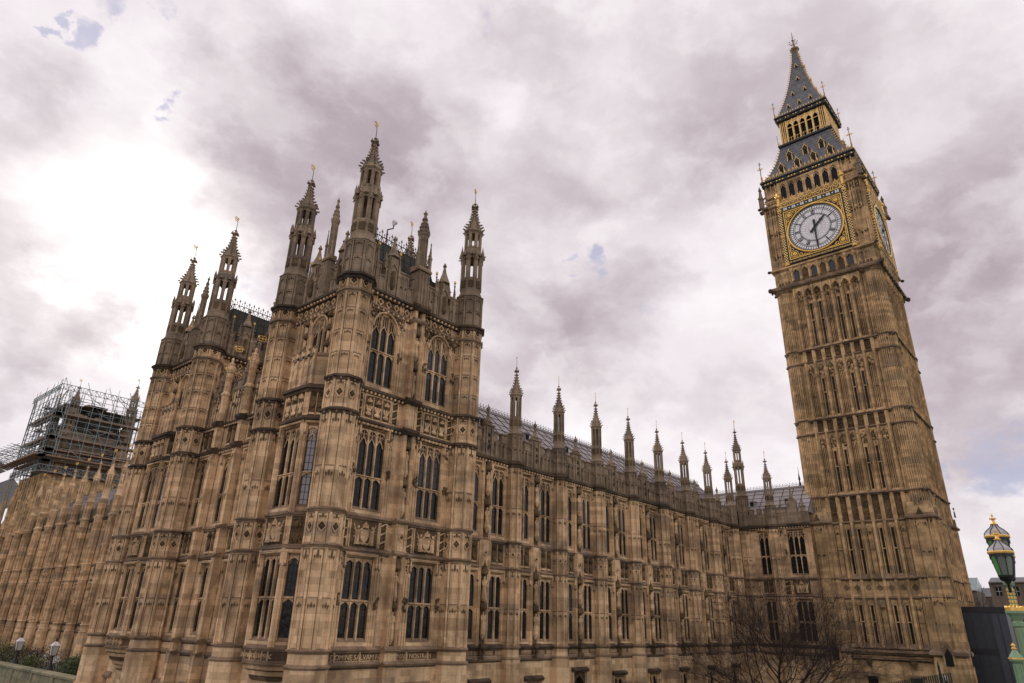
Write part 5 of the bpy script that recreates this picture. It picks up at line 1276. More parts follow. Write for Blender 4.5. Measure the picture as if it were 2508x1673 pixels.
    for k in range(8):
        f.a = k*pi/4; f.spike(0, .6, 87.4, .08, .5, 1); 
        f.tube((0, .1, 88.5), (0, .6, 88.9), .03, None, 4, 0); f.blob(0, .62, 89.0, .1, .1, .1, 0, 5, 2)
    f.a = 0
    for i in range(8):
        a0, a1 = 2*pi*i/8, 2*pi*(i+1)/8; f.tube((.2*cos(a0), 0, 90.2+.28*sin(a0)), (.2*cos(a1), 0, 90.2+.28*sin(a1)), .03, None, 4, 1); f.tube((0, .2*cos(a0), 90.2+.28*sin(a0)), (0, .2*cos(a1), 90.2+.28*sin(a1)), .03, None, 4, 1)
    f.tube((-.2, 0, 91.0), (.2, 0, 91.0), .03, None, 4, 1); f.tube((0, 0, 90.5), (0, 0, 91.35), .03, None, 4, 1)
    part(T, 'finial', f.mesh('finial', [M_GREY, M_GOLDK]), (*TC, 0))
    c = MB(); c.tube((0, 0, 0), (0, 0, 3.6), .09, .04, 6, 0)
    c.tube((-.5, 0, 0), (-.5, 0, 1.2), .06, .04, 5, 1); c.tube((-.5, 0, .8), (0, 0, 1.2), .04, None, 4, 1); c.spike(-.5, 0, 1.2, .07, .5, 1)
    for a in range(4): c.a = a*pi/2; c.blob(.22, 0, 2.5, .24, .05, .12, 1, 5, 2); c.blob(.12, 0, 3.35, .1, .04, .06, 0, 5, 2)
    c.a = 0; c.blob(0, 0, 3.6, .09, .09, .12, 0); c.blob(0, 0, 1.2, .12, .12, .12, 1)
    cm = c.mesh('corner_cross', [M_GREY, M_GOLD])
    for sx in (-1, 1):
        for sy in (-1, 1):
            part(T, 'corner_cross', cm, (TC[0]+sx*6.05, TC[1]+sy*6.05, 61.0)); q = part(T, 'corner_cross', cm, (TC[0]+sx*3.6, TC[1]+sy*3.6, 73.1)); q.scale = (.8, .8, .8)
            q = part(T, 'corner_cross', cm, (TC[0]+sx*3.7, TC[1]+sy*3.7, 68.0)); q.scale = (.5, .5, .5)
    return T
build_clock_tower()

# ------------------------------------------------------------------ far river front range and scaffolded tower
def remat(me, mats):
    m2 = me.copy(); m2.materials.clear()
    for m in mats: m2.materials.append(m)
    return m2
ME_WTF = remat(ME_WT, [M_ST, M_CARVE_SHADE, M_LEDGE, M_LEDGE, M_TOW])
def build_far_range():
    T = thing('river_front_building', 'long ribbed stone river front at far left, below the scaffolded tower', 'building', (2, -70, GZ))
    P = 4.7; y0 = -32.0; X = 6.0
    b = MB(); c = P/2
    b.wall(0, P, GZ, 13.4, [(c-1.1, c+1.1, 1.0, 5.3), (c-1.1, c+1.1, 7.85, 12.6), (c-.3, c+.3, -3.3, -1.2)], 0, .35)
    for (v, h, p, m) in ((0, .2, .15, 2), (.74, .24, .22, 3), (5.74, .18, .16, 2), (7.55, .2, .18, 2), (13.35, .5, .26, 3)): string(b, 0, P, v, h, p, m)
    b.ext([(0, -3.4), (.3, -3.4), (.3, -3.2), (0, -2.9)], 0, P, 3)
    for v0, v1 in ((.8, 5.6), (7.6, 13)): 
        for x in (.8, 1.08, P-1.08, P-.8): b.box(x-.05, x+.05, 0, .1, v0, v1, 0)
    relief(b, c-.9, c+.9, 5.88, 7.3, 'shields'); diamond(b, .95, 6.6, .05, .17); diamond(b, P-.95, 6.6, .05, .17)
    b.box(0, P, -.3, 0, 13.4, 14.7, 4); b.box(.9, P-.9, -.3, 0, 14.7, 15.4, 4); ribs(b, 0, P, 10, 13.4, 14.7, 0, .07, .07, 4); b.box(c-.5, c+.5, -.3, .1, 15.4, 16, 4)
    me = b.mesh('wall', STM)
    for k in range(19):
        y = y0-P*k
        part(T, 'wall', me, (X, y-P, 0), EAST)
        for v, H in ((1.0, 4.3), (7.85, 4.75)): add_window(T, (X, y-P/2, v), EAST, 2.2, H, 3, 2.1, d=.14)
        o = part(T, 'turret', ME_WTF, (X+.4, y, 0)); o.scale = (.85, .85, 1); part(o, 'weather_vane', ME_VANE, (0, 0, 20.9), sub=True)
    rf = part(T, 'roof', lead_roof(P*19, 4.5, 14.7, 19, -1.0, [M_LEAD, M_SEAM]), (X, y0-P*19, 0), EAST)
    c = MB(); cresting(c, 0, P*19, 19.1, -5.5, .8, .5, 0, 1.2); part(rf, 'cresting', c.mesh('cresting', [M_IRON]), sub=True)
build_far_range()
def build_scaffold_tower():
    T = thing('stone_tower', 'dark stone tower at far left, mostly hidden inside the scaffolding', 'tower', (0, -101, GZ), 'pinnacled towers of the palace')
    b = MB(); b.box(-6, 6.3, -5.5, 5.5, 13, 22.4, 5)
    for q in range(9): b.box(6.3, 6.5, -5.4+q*1.3, -5.1+q*1.3, 13, 22.2, 5); b.box(-5.8+q*1.45, -5.5+q*1.45, -5.7, -5.5, 13, 22.2, 5)
    b.box(-5.2, 5.2, -5, 5, 22.4, 30, 0)
    for k in range(4):
        b.a = k*pi/2; ribs(b, -5, 5, 12, 14, 29, 5.2 if k % 2 else 5.0, .12, .14, 0)
        string(b, -5.2, 5.2, 20.5, .3, 5.4, 3) if False else None
    b.a = 0
    part(T, 'wall', b.mesh('wall', [M_GREY, M_BLACK, M_BLACK, M_BLACK, M_GREY, M_TOW]), (0, -101, 0))
    for (x, y, dz) in ((4.3, -96.6, 5.6), (-4.6, -96.0, 8.0), (4.3, -105.8, 4.6), (-5.2, -105.8, 5)):
        o = part(T, 'turret', ME_PT, (x, y, dz)); part(o, 'weather_vane', ME_VANE, (0, 0, 32.4), sub=True)
    r = MB(); r.sq([(4.4, 29.5), (3.2, 34)], m=0); part(T, 'roof', r.mesh('roof', [M_DLEAD]), (0, -101, 0))
build_scaffold_tower()
M_POLE = simple('galvanised scaffold tube', (.25, .29, .29), .5, .4, 3, .5)
M_PLANK = simple('scaffold boards', (.30, .19, .13), .8, 0, 2, .5)
M_NET = simple('pale sheeting', (.5, .5, .52), .7, 0, 1, .4)
def build_scaffold():
    T = thing('scaffolding', 'big cage of metal scaffolding poles and board decks wrapped around the far left tower', 'scaffolding', (0, -101, 13))
    x0, x1, y0, y1 = -8.2, 7.2, -109.0, -94.6
    b = MB(); rnd = random.Random(3)
    def P(a, c, r=.06, m=0): b.tube((a[0], -(a[1]+101), a[2]), (c[0], -(c[1]+101), c[2]), r, None, 4, m)
    levels = [22.7+1.95*k for k in range(7)]
    xs = [x0+(x1-x0)*k/9 for k in range(10)]; ys = [y0+(y1-y0)*k/8 for k in range(9)]
    per = []
    for off in (0, 1.3):
        for x in xs: per += [(x, y1-off), (x, y0+off)]
        for y in ys: per += [(x1-off, y), (x0+off, y)]
    for (x, y) in per:
        P((x, y, 22.4 if rnd.random() < .8 else 14), (x+rnd.uniform(-.08, .08), y, 36.2+rnd.uniform(0, .8)), .06)
    for z in levels:
        for dz in (0, 1.0):
            for off in ((0, 1.3) if dz == 0 else (0,)):
                P((x0, y1-off, z+dz), (x1, y1-off, z+dz), .045); P((x1-off, y0, z+dz), (x1-off, y1, z+dz), .045); P((x0, y0+off, z+dz), (x1, y0+off, z+dz), .045)
    for z in levels[::2]:
        for x in xs[:-1:2]: P((x, y1, z), (x+1.7, y1, z+3.9), .045) if rnd.random() < .8 else None
        for y in ys[:-1:2]: P((x1, y, z), (x1, y+1.8, z+3.9), .045) if rnd.random() < .8 else None
    for (x, y) in per[::4]:
        if rnd.random() < .5: P((x, y, 36), (x, y, 38.3), .04)
    for _ in range(90):
        z = rnd.choice(levels)+rnd.choice((0, .5, 1.0)); x = rnd.uniform(x0, x1-4); y = rnd.uniform(y0, y1-4)
        if rnd.random() < .5: P((x, y1-rnd.choice((0, 1.3)), z), (x+rnd.uniform(2, 4.5), y1-rnd.choice((0, 1.3)), z+rnd.choice((0, 0, 1.9, -1.9))), .05)
        else: P((x1-rnd.choice((0, 1.3)), y, z), (x1-rnd.choice((0, 1.3)), y+rnd.uniform(2, 4.5), z+rnd.choice((0, 0, 1.9, -1.9))), .05)
    part(T, 'frame', b.mesh('frame', [M_POLE]), (0, -101, 0))
    d = MB()
    for z in (24.6, 26.4, 28.5, 32.4):
        for (a, c, e, f) in ((x0, x1, y1-1.3, y1), (x1-1.3, x1, y0, y1)):
            d.box(a, c, -(f+101), -(e+101), z-.22, z, 0)
    for (a, c, e, f) in ((x0-1, x1+1, y1, y1+1.6), (x1, x1+1.6, y0-3, y1+1.6)):
        d.box(a, c, -(f+101), -(e+101), 24.8, 25.0, 0)
    for _ in range(34):
        z = rnd.choice(levels); x = rnd.uniform(x0, x1-2.5); y = rnd.uniform(y0, y1-2.5); L_ = rnd.uniform(1.2, 3.2)
        if rnd.random() < .6: d.box(x, x+L_, -(y1-.2+101), -(y1-1.2+101), z-.07, z, 0); d.box(x, x+L_*.9, -(y1-.05+101), -(y1-.1+101), z, z+.25, 0)
        else: d.box(x1-1.2, x1-.2, -(y+L_+101), -(y+101), z-.07, z, 0); d.box(x1-.1, x1-.05, -(y+L_+101), -(y+101), z, z+.25, 0)
    d.box(x0+1.5, x1-1.5, -(y1-1.5+101), -(y0+1.5+101), 34.4, 34.5, 0)
    part(T, 'deck', d.mesh('deck', [M_PLANK]), (0, -101, 0))
    t = MB()       # lattice trusses on top rim and at the foot
    def truss(a, c, h, n, r=.06):
        A = Vector((a[0], -(a[1]+101), a[2])); C = Vector((c[0], -(c[1]+101), c[2])); up_ = Vector((0, 0, h))
        t.tube(A, C, r); t.tube(A+up_, C+up_, r)
        for k in range(n):
            p, q = A.lerp(C, k/n), A.lerp(C, (k+1)/n)
            t.tube(p, q+up_, r*.7) if k % 2 else t.tube(p+up_, q, r*.7); t.tube(p, p+up_, r*.7)
    for (za, h) in ((36.2, .9), (22.6, 1.0)):
        truss((x0, y1+.3, za), (x1+.3, y1+.3, za), h, 24); truss((x1+.3, y0, za), (x1+.3, y1+.3, za), h, 22)
    for k in range(10):
        y = y1-k*3.2; truss((x1, y, 25.2-k*.05), (x1+3.6, y-3, 25.8), .6, 5, .05)
    for k in range(24): y = y1+.3-k*1.9; t.tube((x1, -(y+101), 25.6), (x1+4.2, -(y-2.5+101), 26.4), .05)
    for k in range(6): t.tube((x1+.7*k, -(y1+101), 25.5+.15*k), (x1+.7*k, -(y1-42+101), 25.5+.15*k), .05)
    part(T, 'truss', t.mesh('truss', [M_POLE]), (0, -101, 0))
    n = MB()
    for k in range(7): n.face([(x1+.1, 8+k*4.2, 24.6), (x1+.1, 11.8+k*4.2, 24.6), (x1+4.0, 11.8+k*4.2, 25.9), (x1+4.0, 8+k*4.2, 25.9)]); 
    n.face([(x1-4, 9, 19.5), (x1-4, 44, 19.5), (x1-.5, 44, 23.2), (x1-.5, 9, 23.2)])
    s = part(T, 'sheeting', n.mesh('sheeting', [M_NET]), (0, -101, 0))
build_scaffold()

# ------------------------------------------------------------------ ground, water, terrace
def sheet(name, x0, x1, y0, y1, z, mat, kind='structure'):
    me = bpy.data.meshes.new(name); me.from_pydata([(x0, y0, z), (x1, y0, z), (x1, y1, z), (x0, y1, z)], [], [(0, 1, 2, 3)]); me.materials.append(mat)
    return single(name, me, kind=kind)
M_GRASS = simple('lawn', (.05, .09, .03), .9, 0, 3, .6, .2, .3)
M_PAVE = simple('grey paving', (.2, .19, .18), .85, 0, 2, .4, .3, .2)
M_WATER = simple('river water', (.05, .055, .045), .12, 0, 1, .4, .6, .5)
sheet('ground', -1500, 17.3, -1500, 1500, GZ, M_GRASS)
sheet('water', 17.3, 1500, -1500, 24, -9.0, M_WATER)
sheet('riverbank', 17.3, 1500, 24, 1500, -5.2, M_PAVE)
b = MB(); b.box(8, 17.2, -200, -25.6-1.0, -3.9, -3.6) if False else None
sheet('terrace', 6.3, 17.4, -260, -26, -3.6, M_PAVE)
M_TW = stone('mossy terrace stone', (.34, .30, .19), (.26, .24, .15), (.12, .13, .07), bw=1.2, bh=.5, mortar=.5, stainamt=.8, streak=.7)
b = MB(); b.box(0, 220, -.5, 0, -9.5, -2.45, 0); b.ext([(-.62, -2.45), (.14, -2.45), (.16, -2.3), (.06, -2.2), (-.55, -2.2)], 0, 220, 0)
for k in range(44): b.box(k*5, k*5+.7, 0, .12, -9.5, -2.45, 0); b.box(k*5+1, k*5+4.7, 0, .05, -3.1, -2.9, 0)
single('terrace_wall', b.mesh('terrace_wall', [M_TW]), 'mossy stone river terrace wall with plain coping at bottom left', 'wall', (17.9, -246.2, 0), th=EAST)
# the base course under the towers on the river edge
b = MB(); b.box(-.0, 27.5, -1.2, 0, -9.5, -4.9, 0)
single('river_wall', b.mesh('river_wall', [M_TW]), 'stone embankment wall at the foot of the two river side towers', 'wall', (18.4, -26.3, 0), th=EAST)

# ------------------------------------------------------------------ plants
def leaf_mat(name, a, c):
    m, g, b = newmat(name); oi = g.n('ShaderNodeNewGeometry')
    n = g.noise(oi.outputs['Position'], 1.5, 3, .6)
    g.put(b.inputs['Base Color'], g.mix(g.ramp(g.math('ADD', g.math('MULTIPLY', n, .6), g.math('MULTIPLY', oi.outputs['Random Per Island'], .5)), .3, .8), a, c)); b.inputs['Roughness'].default_value = .6; return m
M_LEAF = leaf_mat('shrub leaves', (.025, .045, .012), (.09, .12, .035))
M_LEAFY = leaf_mat('yellow green shrub leaves', (.05, .07, .015), (.16, .17, .04))
M_BARK = simple('dark bark', (.05, .036, .033), .9, 0, 8, .4, .2)
def shrub(label, x, y, z, r, h, n, mat, seed):
    rnd = random.Random(seed); b = MB()
    clumps = [(rnd.gauss(0, .38)*r, rnd.gauss(0, .38)*r, h*(.35+.45*rnd.random()), r*rnd.uniform(.3, .55)) for _ in range(9)]
    for _ in range(n):
        cx, cy, cz, cr = rnd.choice(clumps); d = Vector((rnd.gauss(0, 1), rnd.gauss(0, 1), rnd.gauss(0, 1))).normalized()*cr*rnd.uniform(.7, 1.1)
        p = Vector((cx, cy, cz))+d
        if p.z < .05: continue
        a = Vector((rnd.gauss(0, 1), rnd.gauss(0, 1), rnd.gauss(0, 1))).normalized(); t = a.orthogonal().normalized()*.07; q = a.cross(t).normalized()*.045
        b.face([p-t, p-q, p+t, p+q])
    T = thing('shrub', label, 'shrub', (x, y, z), 'shrubs behind the terrace wall'); part(T, 'foliage', b.mesh('foliage', [mat]), (x, y, z))
    s = MB()
    for k in range(6): s.tube((0, 0, 0), (rnd.uniform(-.5, .5)*r, rnd.uniform(-.5, .5)*r, h*.6), .04, .015, 4)
    part(T, 'stem', s.mesh('stem', [M_BARK]), (x, y, z))
shrub('big dark green shrub against the foot of the second tower', 14.9, -32.0, -3.6, 2.4, 2.0, 6500, M_LEAF, 1)
shrub('dark shrub left of the biggest one, behind the nearer black lamp post', 13.0, -41.5, -3.6, 2.4, 1.7, 3000, M_LEAF, 2)
shrub('small yellow green clipped bush between the two black lamp posts', 13.6, -52.0, -3.6, 1.6, 1.3, 1800, M_LEAFY, 3)
shrub('yellow green bush at the very left edge behind the terrace wall', 12.8, -64.0, -3.6, 2.6, 1.9, 3000, M_LEAFY, 4)
M_LEAFR = leaf_mat('purple brown shrub leaves', (.02, .012, .012), (.06, .03, .028))
shrub('dark purple brown planting in front of the white benches', 11.2, -57.5, -3.6, 3.4, 1.1, 3800, M_LEAFR, 6)
shrub('low green bush close to the stone facade, beside the white benches', 8.8, -74.0, -3.6, 1.9, 1.5, 1800, M_LEAFY, 5)
# white benches
def bench(x, y, lab):
    T = thing('bench', lab, 'bench', (x, y, -3.6), 'white slatted benches on the terrace')
    M_WH = bpy.data.materials.get('white paint') or simple('white paint', (.75, .72, .70), .6)
    s = MB()
    for k in range(4): s.box(-1.1, 1.1, .0+k*.13, .1+k*.13, .42, .46)
    part(T, 'seat', s.mesh('seat', [M_WH]), (x, y, -3.6), EAST)
    s = MB()
    for k in range(13): s.box(-1.1+k*.18, -1.02+k*.18, -.06, -.02, .46, .95)
    s.box(-1.1, 1.14, -.07, 0, .92, 1.0); part(T, 'backrest', s.mesh('backrest', [M_WH]), (x, y, -3.6), EAST)
    s = MB(); s.box(-.04, .04, 0, .08, 0, .42)
    me = s.mesh('leg', [M_WH])
    for dy in (-1.0, 1.0):
        for dx in (.0, .42): part(T, 'leg', me, (x+dx, y+dy, -3.6), EAST)
for k, y in enumerate((-60.5, -64.5, -69.0)):
    bench(8.6, y, ['white slatted bench nearest the towers on the terrace', 'middle one of the three white slatted benches', 'white slatted bench furthest left on the terrace'][k])
M_LAMPG = simple('lamp glass', (.55, .55, .5), .25, 0, 3, .2)
def terrace_lamp(x, y, lab):
    T = thing('lamp_post', lab, 'lamp post', (x, y, -3.6), 'black lamp posts on the river terrace')
    b = MB(); b.rings([(.34, 0), (.34, .9), (.22, 1.2), (.11, 1.6), (.09, 2.05), (.16, 2.1), (.12, 2.2)], 8); part(T, 'post', b.mesh('post', [M_IRON]), (x, y, -3.6))
    b = MB(); b.sq([(.19, 2.2), (.28, 2.95)], m=0)
    for k in range(4): b.a = k*pi/2+pi/4; b.tube((0, .27, 2.2), (0, .4, 2.97), .025, None, 4, 1)
    b.a = 0; lt = part(T, 'lantern', b.mesh('lantern', [M_LAMPG, M_IRON]), (x, y, -3.6))
    b = MB(); b.sq([(.32, 2.95), (.29, 3.0), (.08, 3.28)]); b2_ = MB(); b2_.rings([(.06, 3.26), (.1, 3.34), (.05, 3.42), (.08, 3.48), (.01, 3.62)], 6); part(lt, 'finial', b2_.mesh('finial', [M_IRON]), sub=True); part(lt, 'cap', b.mesh('cap', [bpy.data.materials.get('white paint')]), sub=True)
terrace_lamp(15.6, -39.5, 'black lamp post with pale lantern, right one of two, standing behind the terrace wall')
terrace_lamp(15.6, -49.2, 'black lamp post with pale lantern, left one of two, behind the terrace wall')

# ------------------------------------------------------------------ bare tree
def bare_tree(name, label, loc, H, spread, depth, seed, r0=.22, lean=(0, 0), cat='tree', grp=None, trunk_h=.28):
    rnd = random.Random(seed); T = thing(name, label, cat, loc, grp); tr = MB(); cr = MB()
    def grow(p, d, L, r, k):
        n = 3 if k < 3 else 2
        q = p
        for i in range(n):
            d2 = (d + Vector((rnd.gauss(0, .13), rnd.gauss(0, .13), rnd.gauss(0, .07)+.05))).normalized(); q2 = q + d2*(L/n); ra = r*(1-.28*i/n); rb = r*(1-.28*(i+1)/n)
            (tr if k == 0 else cr).tube(q, q2, ra, rb, 6 if k < 2 else (4 if k < 4 else 3)); q, d = q2, d2
            if k >= 1 and k < depth and rnd.random() < .62:
                side = (d + d.orthogonal().normalized().lerp(Vector((rnd.gauss(0, 1), rnd.gauss(0, 1), rnd.gauss(0, .4))), .8).normalized()*.9).normalized()
                grow(q, side, L*rnd.uniform(.55, .8), r*.5, k+1)
        if k < depth:
            m = 3 if k == 0 else 2
            if k == 0: m = 6
            base = rnd.uniform(0, 2*pi)
            for j in range(m):
                a = base + 2*pi*j/m + rnd.uniform(-.4, .4); el = rnd.uniform(.3, 1.0) if k == 0 else 0
                if k == 0: nd = Vector((cos(a)*spread, sin(a)*spread, el)).normalized()
                else:
                    x = d.orthogonal().normalized(); y = d.cross(x); s = rnd.uniform(.35, .75); nd = (d + (x*cos(a)+y*sin(a))*s + Vector((0, 0, .06))).normalized()
                grow(q, nd, L*rnd.uniform(.72, .95) if k else H*.3, r*(.62 if k else .5), k+1)
    grow(Vector((0, 0, 0)), Vector((lean[0], lean[1], 1)).normalized(), H*trunk_h, r0, 0)
    part(T, 'trunk', tr.mesh('trunk', [M_BARK]), loc); part(T, 'crown', cr.mesh('crown', [M_BARK]), loc); return T
bare_tree('bare_tree', 'wide leafless tree with purplish brown twigs in front of the stone range', (-18.3, 10.6, GZ), 7.9, 1.3, 8, 11, .2)

# ------------------------------------------------------------------ right edge: hoarding, fence, far houses, bridge lamps
M_HB = simple('dark blue grey hoarding', (.035, .042, .055), .5, 0, 2, .4)
M_HB2 = simple('slate blue hoarding', (.06, .07, .095), .5, 0, 2, .3)
T = thing('site_hoarding', 'tall dark blue grey site cabin hoarding with black stripes beside the clock tower', 'hoarding', (-50.8, 20.5, GZ))
b = MB(); b.box(-3.0, -.3, -3, 0, GZ, 4.6, 0); b.box(-.3, 1.0, -3, -.06, GZ, 4.6, 1); b.box(-3.02, 1.05, -3.05, .05, 4.4, 4.95, 2); b.box(-3.0, -.3, 0, .04, .45, 1.0, 2)
for k in range(5): b.box(-2.9+k*.8, -2.87+k*.8, -.06, .02, GZ, 4.3, 2)
part(T, 'panel', b.mesh('panel', [M_HB, M_HB2, M_BLKP]), (-49.3, 21.5, 0), EAST)
M_FG = simple('dark green fence paint', (.02, .03, .02), .6)
T = thing('iron_fence', 'dark railing fence with a tall spiked post at the foot of the clock tower', 'fence', (-31.5, 17, GZ))
b = MB()
for k in range(34): b.box(k*.16, k*.16+.1, 0, .05, GZ, -1.75+k*.035, 0)
b.box(0, 5.4, -.03, .0, -2.2, -2.1, 0); part(T, 'railing', b.mesh('railing', [M_FG]), (-29.5, 14.6, 0), EAST+.25)
b = MB(); b.rings([(.08, GZ), (.08, -.2), (.01, .25)], 6); part(T, 'post', b.mesh('post', [M_FG]), (-31.0, 19.0, 0))
T = thing('bollard_light', 'small white lamp head on a short post at the base of the clock tower', 'lamp', (-31.6, 19.2, GZ))
b = MB(); b.box(-.05, .05, -.05, .05, GZ, -1.3); part(T, 'post', b.mesh('post', [M_FG]), (-31.6, 19.2, 0))
b = MB(); b.rings([(.12, -1.3), (.17, -1.22), (.16, -.95), (.05, -.9)], 8); part(T, 'lamp_head', b.mesh('lamp_head', [bpy.data.materials.get('white paint')]), (-31.6, 19.2, 0))
def far_house(name, label, x, y, w, d, h, rh, mat, rm, seed, glassroof=False):
    T = thing(name, label, 'building', (x, y, GZ), 'distant buildings')
    b = MB(); cols = max(3, int(w/2.6)); rows = max(2, int((h-GZ)/3.4)); ops = []
    for i in range(cols):
        for j in range(rows):
            u = -w/2+(i+.5)*w/cols; v = GZ+(j+.4)*(h-GZ)/rows; ops.append((u-.5, u+.5, v, v+1.7))
    b.wall(-w/2, w/2, GZ, h, ops, 0, .25); b.box(-w/2, w/2, -d, -.3, GZ, h, 0); b.ext([(0, h-.3), (.3, h-.2), (.3, h), (0, h)], -w/2, w/2, 0)
    part(T, 'wall', b.mesh('wall', [mat]), (x, y, 0), EAST)
    wm = MB(); wm.face([(-.5, -.2, 0), (-.5, -.2, 1.7), (.5, -.2, 1.7), (.5, -.2, 0)], 0); wm.box(-.03, .03, -.2, -.14, 0, 1.7, 1); wm.box(-.5, .5, -.2, -.14, .8, .87, 1); me = wm.mesh('window', [M_GL, M_NET])
    for o in ops: part(T, 'window', me, on((x, y), EAST, (o[0]+o[1])/2, o[2]), EAST)
    r = MB(); r.ext([(.1, h), (-d/2+.6, h+rh), (-d/2-.6, h+rh), (-d-.1, h)], -w/2, w/2, 0)
    if glassroof:
        for k in range(7): r.tube((-w/2+w*k/6, .12, h), (-w/2+w*k/6, -d/2+.6, h+rh), .08, None, 4, 1)
    rf = part(T, 'roof', r.mesh('roof', [rm, M_POLE]), (x, y, 0), EAST)
    c = MB(); c.box(w*.25, w*.25+1.2, -d/2-.5, -d/2+.5, h, h+rh+1.3, 0); part(rf, 'chimney', c.mesh('chimney', [mat]), sub=True)
M_FB = stone('far brown brick', (.20, .15, .12), (.16, .12, .10), (.1, .08, .07), bw=.5, bh=.2)
M_FG2 = simple('green glass roof', (.22, .28, .29), .25, .2, 1, .3)
far_house('distant_building', 'distant building with greenish glazed roof, just right of the clock tower', -150, 1.2, 12, 12, 11.5, 3.0, M_FB, M_FG2, 1, True)
far_house('distant_building', 'distant grey roofed brown building between the glazed roof and the green lamp', -175, 14.5-7, 10, 10, 11.3, 2.2, M_FB, M_SLATE, 2)
far_house('distant_building', 'distant brown brick block with chimneys behind the green lamp at the right edge', -130, 19.2, 14, 12, 12.0, 1.2, M_FB, M_SLATE, 3)
bare_tree('distant_tree', 'small leafless tree on the skyline between distant buildings', (-140, 9.2, GZ), 14, .8, 5, 21, .35, grp='distant leafless trees')
def bridge_lamp():
    cx, cy = 14.14, 29.545
    T = thing('bridge_lamp', 'ornate green and gold street lamp with several glass lanterns at the right edge', 'street lamp', (cx, cy, .6))
    b = MB(); z = 3.48
    b.rings([(.34, .6), (.34, .9), (.26, 1.0), (.17, 1.3), (.11, 1.35), (.1, 2.45), (.135, 2.5), (.135, 2.58), (.1, 2.62), (.17, 2.75), (.235, 2.82), (.235, 2.88)], 8, m=0)
    for k in range(8): b.a = k*pi/4; b.box(-.018, .018, .1, .118, 1.4, 2.4, 0)
    b.a = 0
    b.rings([(.22, 2.88), (.22, 2.97)], 8, m=1)
    for k in range(16): a = 2*pi*k/16; b.spike(.21*sin(a), .21*cos(a), 2.97, .025, .05, 1)
    b.rings([(.08, 2.9), (.075, 3.5), (.12, 3.55), (.13, 3.62), (.09, 3.66)], 8, m=0)
    for k in range(8):
        b.a = k*pi/4
        for q in range(5): b.blob(0, .08, 3.02+q*.1, .028, .02, .045, 1, 5, 2)
    b.a = 0
    part(T, 'column', b.mesh('column', [M_GREEN, M_GOLD]), (cx, cy, 0))
    dx = Vector((0.995, .085, 0)); dx.normalize()
    m, g, bb = newmat('lantern panes'); bb.inputs['Base Color'].default_value = (.22, .27, .22, 1); bb.inputs['Roughness'].default_value = .25; bb.inputs['Transmission Weight'].default_value = .35
    m2 = simple('green lantern pane', (.10, .30, .10), .3)
    m3 = simple('translucent dome glass', (.42, .40, .40), .35)
    ar = MB()
    for sg in (-1, 1):
        pts = [Vector((0, 0, 3.5)), dx*sg*.3+Vector((0, 0, 3.36)), dx*sg*.55+Vector((0, 0, 3.5)), dx*sg*.62+Vector((0, 0, 3.6))]
        for p, q in zip(pts, pts[1:]): ar.tube((p.x, -p.y, p.z), (q.x, -q.y, q.z), .035, None, 5)
    part(T, 'arm', ar.mesh('arm', [M_BLKP]), (cx, cy, 0))
    L = MB()
    L.rings([(.13, .06), (.17, .1), (.27, .66)], 8, m=0)
    for k in range(8):
        L.a = k*pi/4+pi/8; L.tube((0, .18, .08), (0, .295, .67), .014, None, 4, 1); L.tube((0, .06, -.08), (0, .15, .08), .02, None, 4, 1)
        L.a = k*pi/4
        if k in (1,): L.face([(-.062, .175, .1), (-.105, .272, .62), (.105, .272, .62), (.062, .175, .1)], 2)
        L.arch(-.11, .11, .5, .6, .65, .275, .01, 1)
    L.a = 0
    L.rings([(.05, -.12), (.09, -.02), (.18, .05), (.19, .1)], 8, m=1)
    lm = L.mesh('lantern', [m, M_BLKP, m2])
    D = MB(); D.rings([(.3, .66), (.31, .7), (.29, .73)], 8, m=1); D.rings([(.285, .73), (.27, .79), (.2, .87), (.11, .95), (.07, 1.02)], 8, m=0)
    pr = [(.29, .735), (.275, .79), (.205, .875), (.115, .955), (.075, 1.02)]
    for k in range(8):
        D.a = k*pi/4+pi/8
        for (r0, z0), (r1, z1) in zip(pr, pr[1:]): D.tube((0, r0*1.08, z0), (0, r1*1.08, z1), .012, None, 4, 2)
    D.a = 0; dm = D.mesh('dome', [m3, M_GOLD, M_BLKP])
    Fm = MB(); Fm.rings([(.07, 1.01), (.1, 1.04), (.05, 1.07), (.035, 1.15), (.05, 1.18), (.02, 1.2)], 8)
    for k in range(4): Fm.a = k*pi/2; Fm.blob(.05, 0, 1.2, .045, .025, .03, 0, 5, 2)
    Fm.a = 0; Fm.blob(0, 0, 1.29, .03, .03, .05); fm = Fm.mesh('finial', [M_GOLD])
    for k, (off, z0) in enumerate(((0, 4.16), (.62, 3.67), (-.62, 3.67))):
        p = dx*off; o = part(T, 'lantern', lm, (cx+p.x, cy+p.y, z0)); part(o, 'dome', dm, sub=True); part(o, 'finial', fm, sub=True)
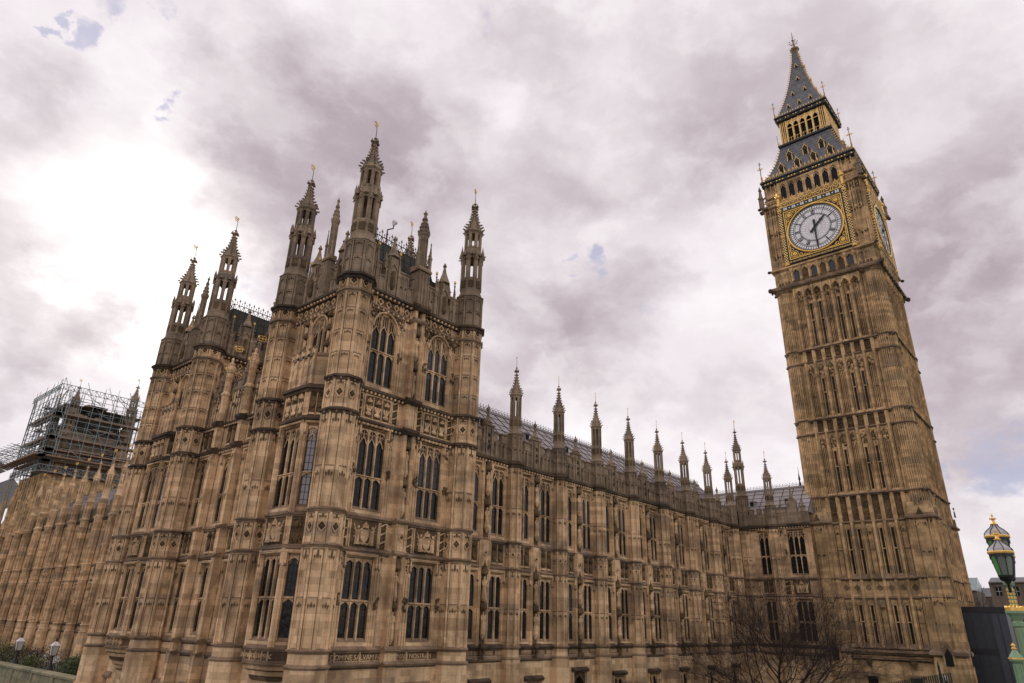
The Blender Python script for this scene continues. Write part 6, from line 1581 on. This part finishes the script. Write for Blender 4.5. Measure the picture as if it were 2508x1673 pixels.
    b = MB(); b.tube((0, 0, 3.6), (0, 0, 4.2), .04, .03, 6); part(T, 'stem', b.mesh('stem', [M_GREEN]), (cx, cy, 0))
bridge_lamp()
def parapet_post(x, y, lab):
    T = thing('parapet_post', lab, 'post', (x, y, .6), 'green parapet posts under the bridge lamp')
    b = MB(); b.rings([(.2, .6), (.2, .8), (.1, .95), (.09, 1.6), (.15, 1.66), (.16, 1.7)], 8, m=0)
    for k in range(8): b.a = k*pi/4; b.box(-.015, .015, .09, .11, .95, 1.58, 0)
    b.a = 0; b.rings([(.165, 1.7), (.165, 1.74)], 8, m=1); b.rings([(.15, 1.74), (.09, 1.84), (.04, 1.92)], 8, m=0); part(T, 'shaft', b.mesh('shaft', [M_GREEN, M_GOLD]), (x, y, 0))
    b = MB(); b.rings([(.04, 1.91), (.06, 1.95), (.03, 1.98), (.02, 2.08)], 8); b.blob(0, 0, 2.02, .06, .06, .035); part(T, 'finial', b.mesh('finial', [M_GOLD]), (x, y, 0))
parapet_post(15.71, 29.47, 'green post with gold finial below and left of the lamp column')
parapet_post(15.45, 29.80, 'green post with gold finial cut by the right edge of the photo')
# bridge deck under the viewer and lamp
b = MB(); b.box(-90, 90, -8, 4.6, -1.5, .6)
single('bridge_deck', b.mesh('bridge_deck', [M_PAVE]), kind='structure', loc=(40, 34.8, 0))
# roof security camera
T = thing('security_camera', 'white security camera on a cranked pole on the roof of the nearest tower', 'camera', (13.7, -1.5, 26.4))
b = MB(); b.tube((0, 0, 0), (0, 0, 1.15), .045, None, 6, 0); b.tube((0, 0, 1.15), (-.5, 0, 1.5), .045, None, 6, 0); b.tube((-.5, 0, 1.5), (-.5, 0, 1.75), .04, None, 6, 0); part(T, 'pole', b.mesh('pole', [M_IRON]), (13.7, -1.5, 26.4))
b = MB(); b.box(-.75, -.4, -.1, .1, 1.95, 2.12); b.blob(-.5, 0, 1.83, .12, .12, .14); part(T, 'camera_head', b.mesh('camera_head', [bpy.data.materials.get('white paint')]), (13.7, -1.5, 26.4))
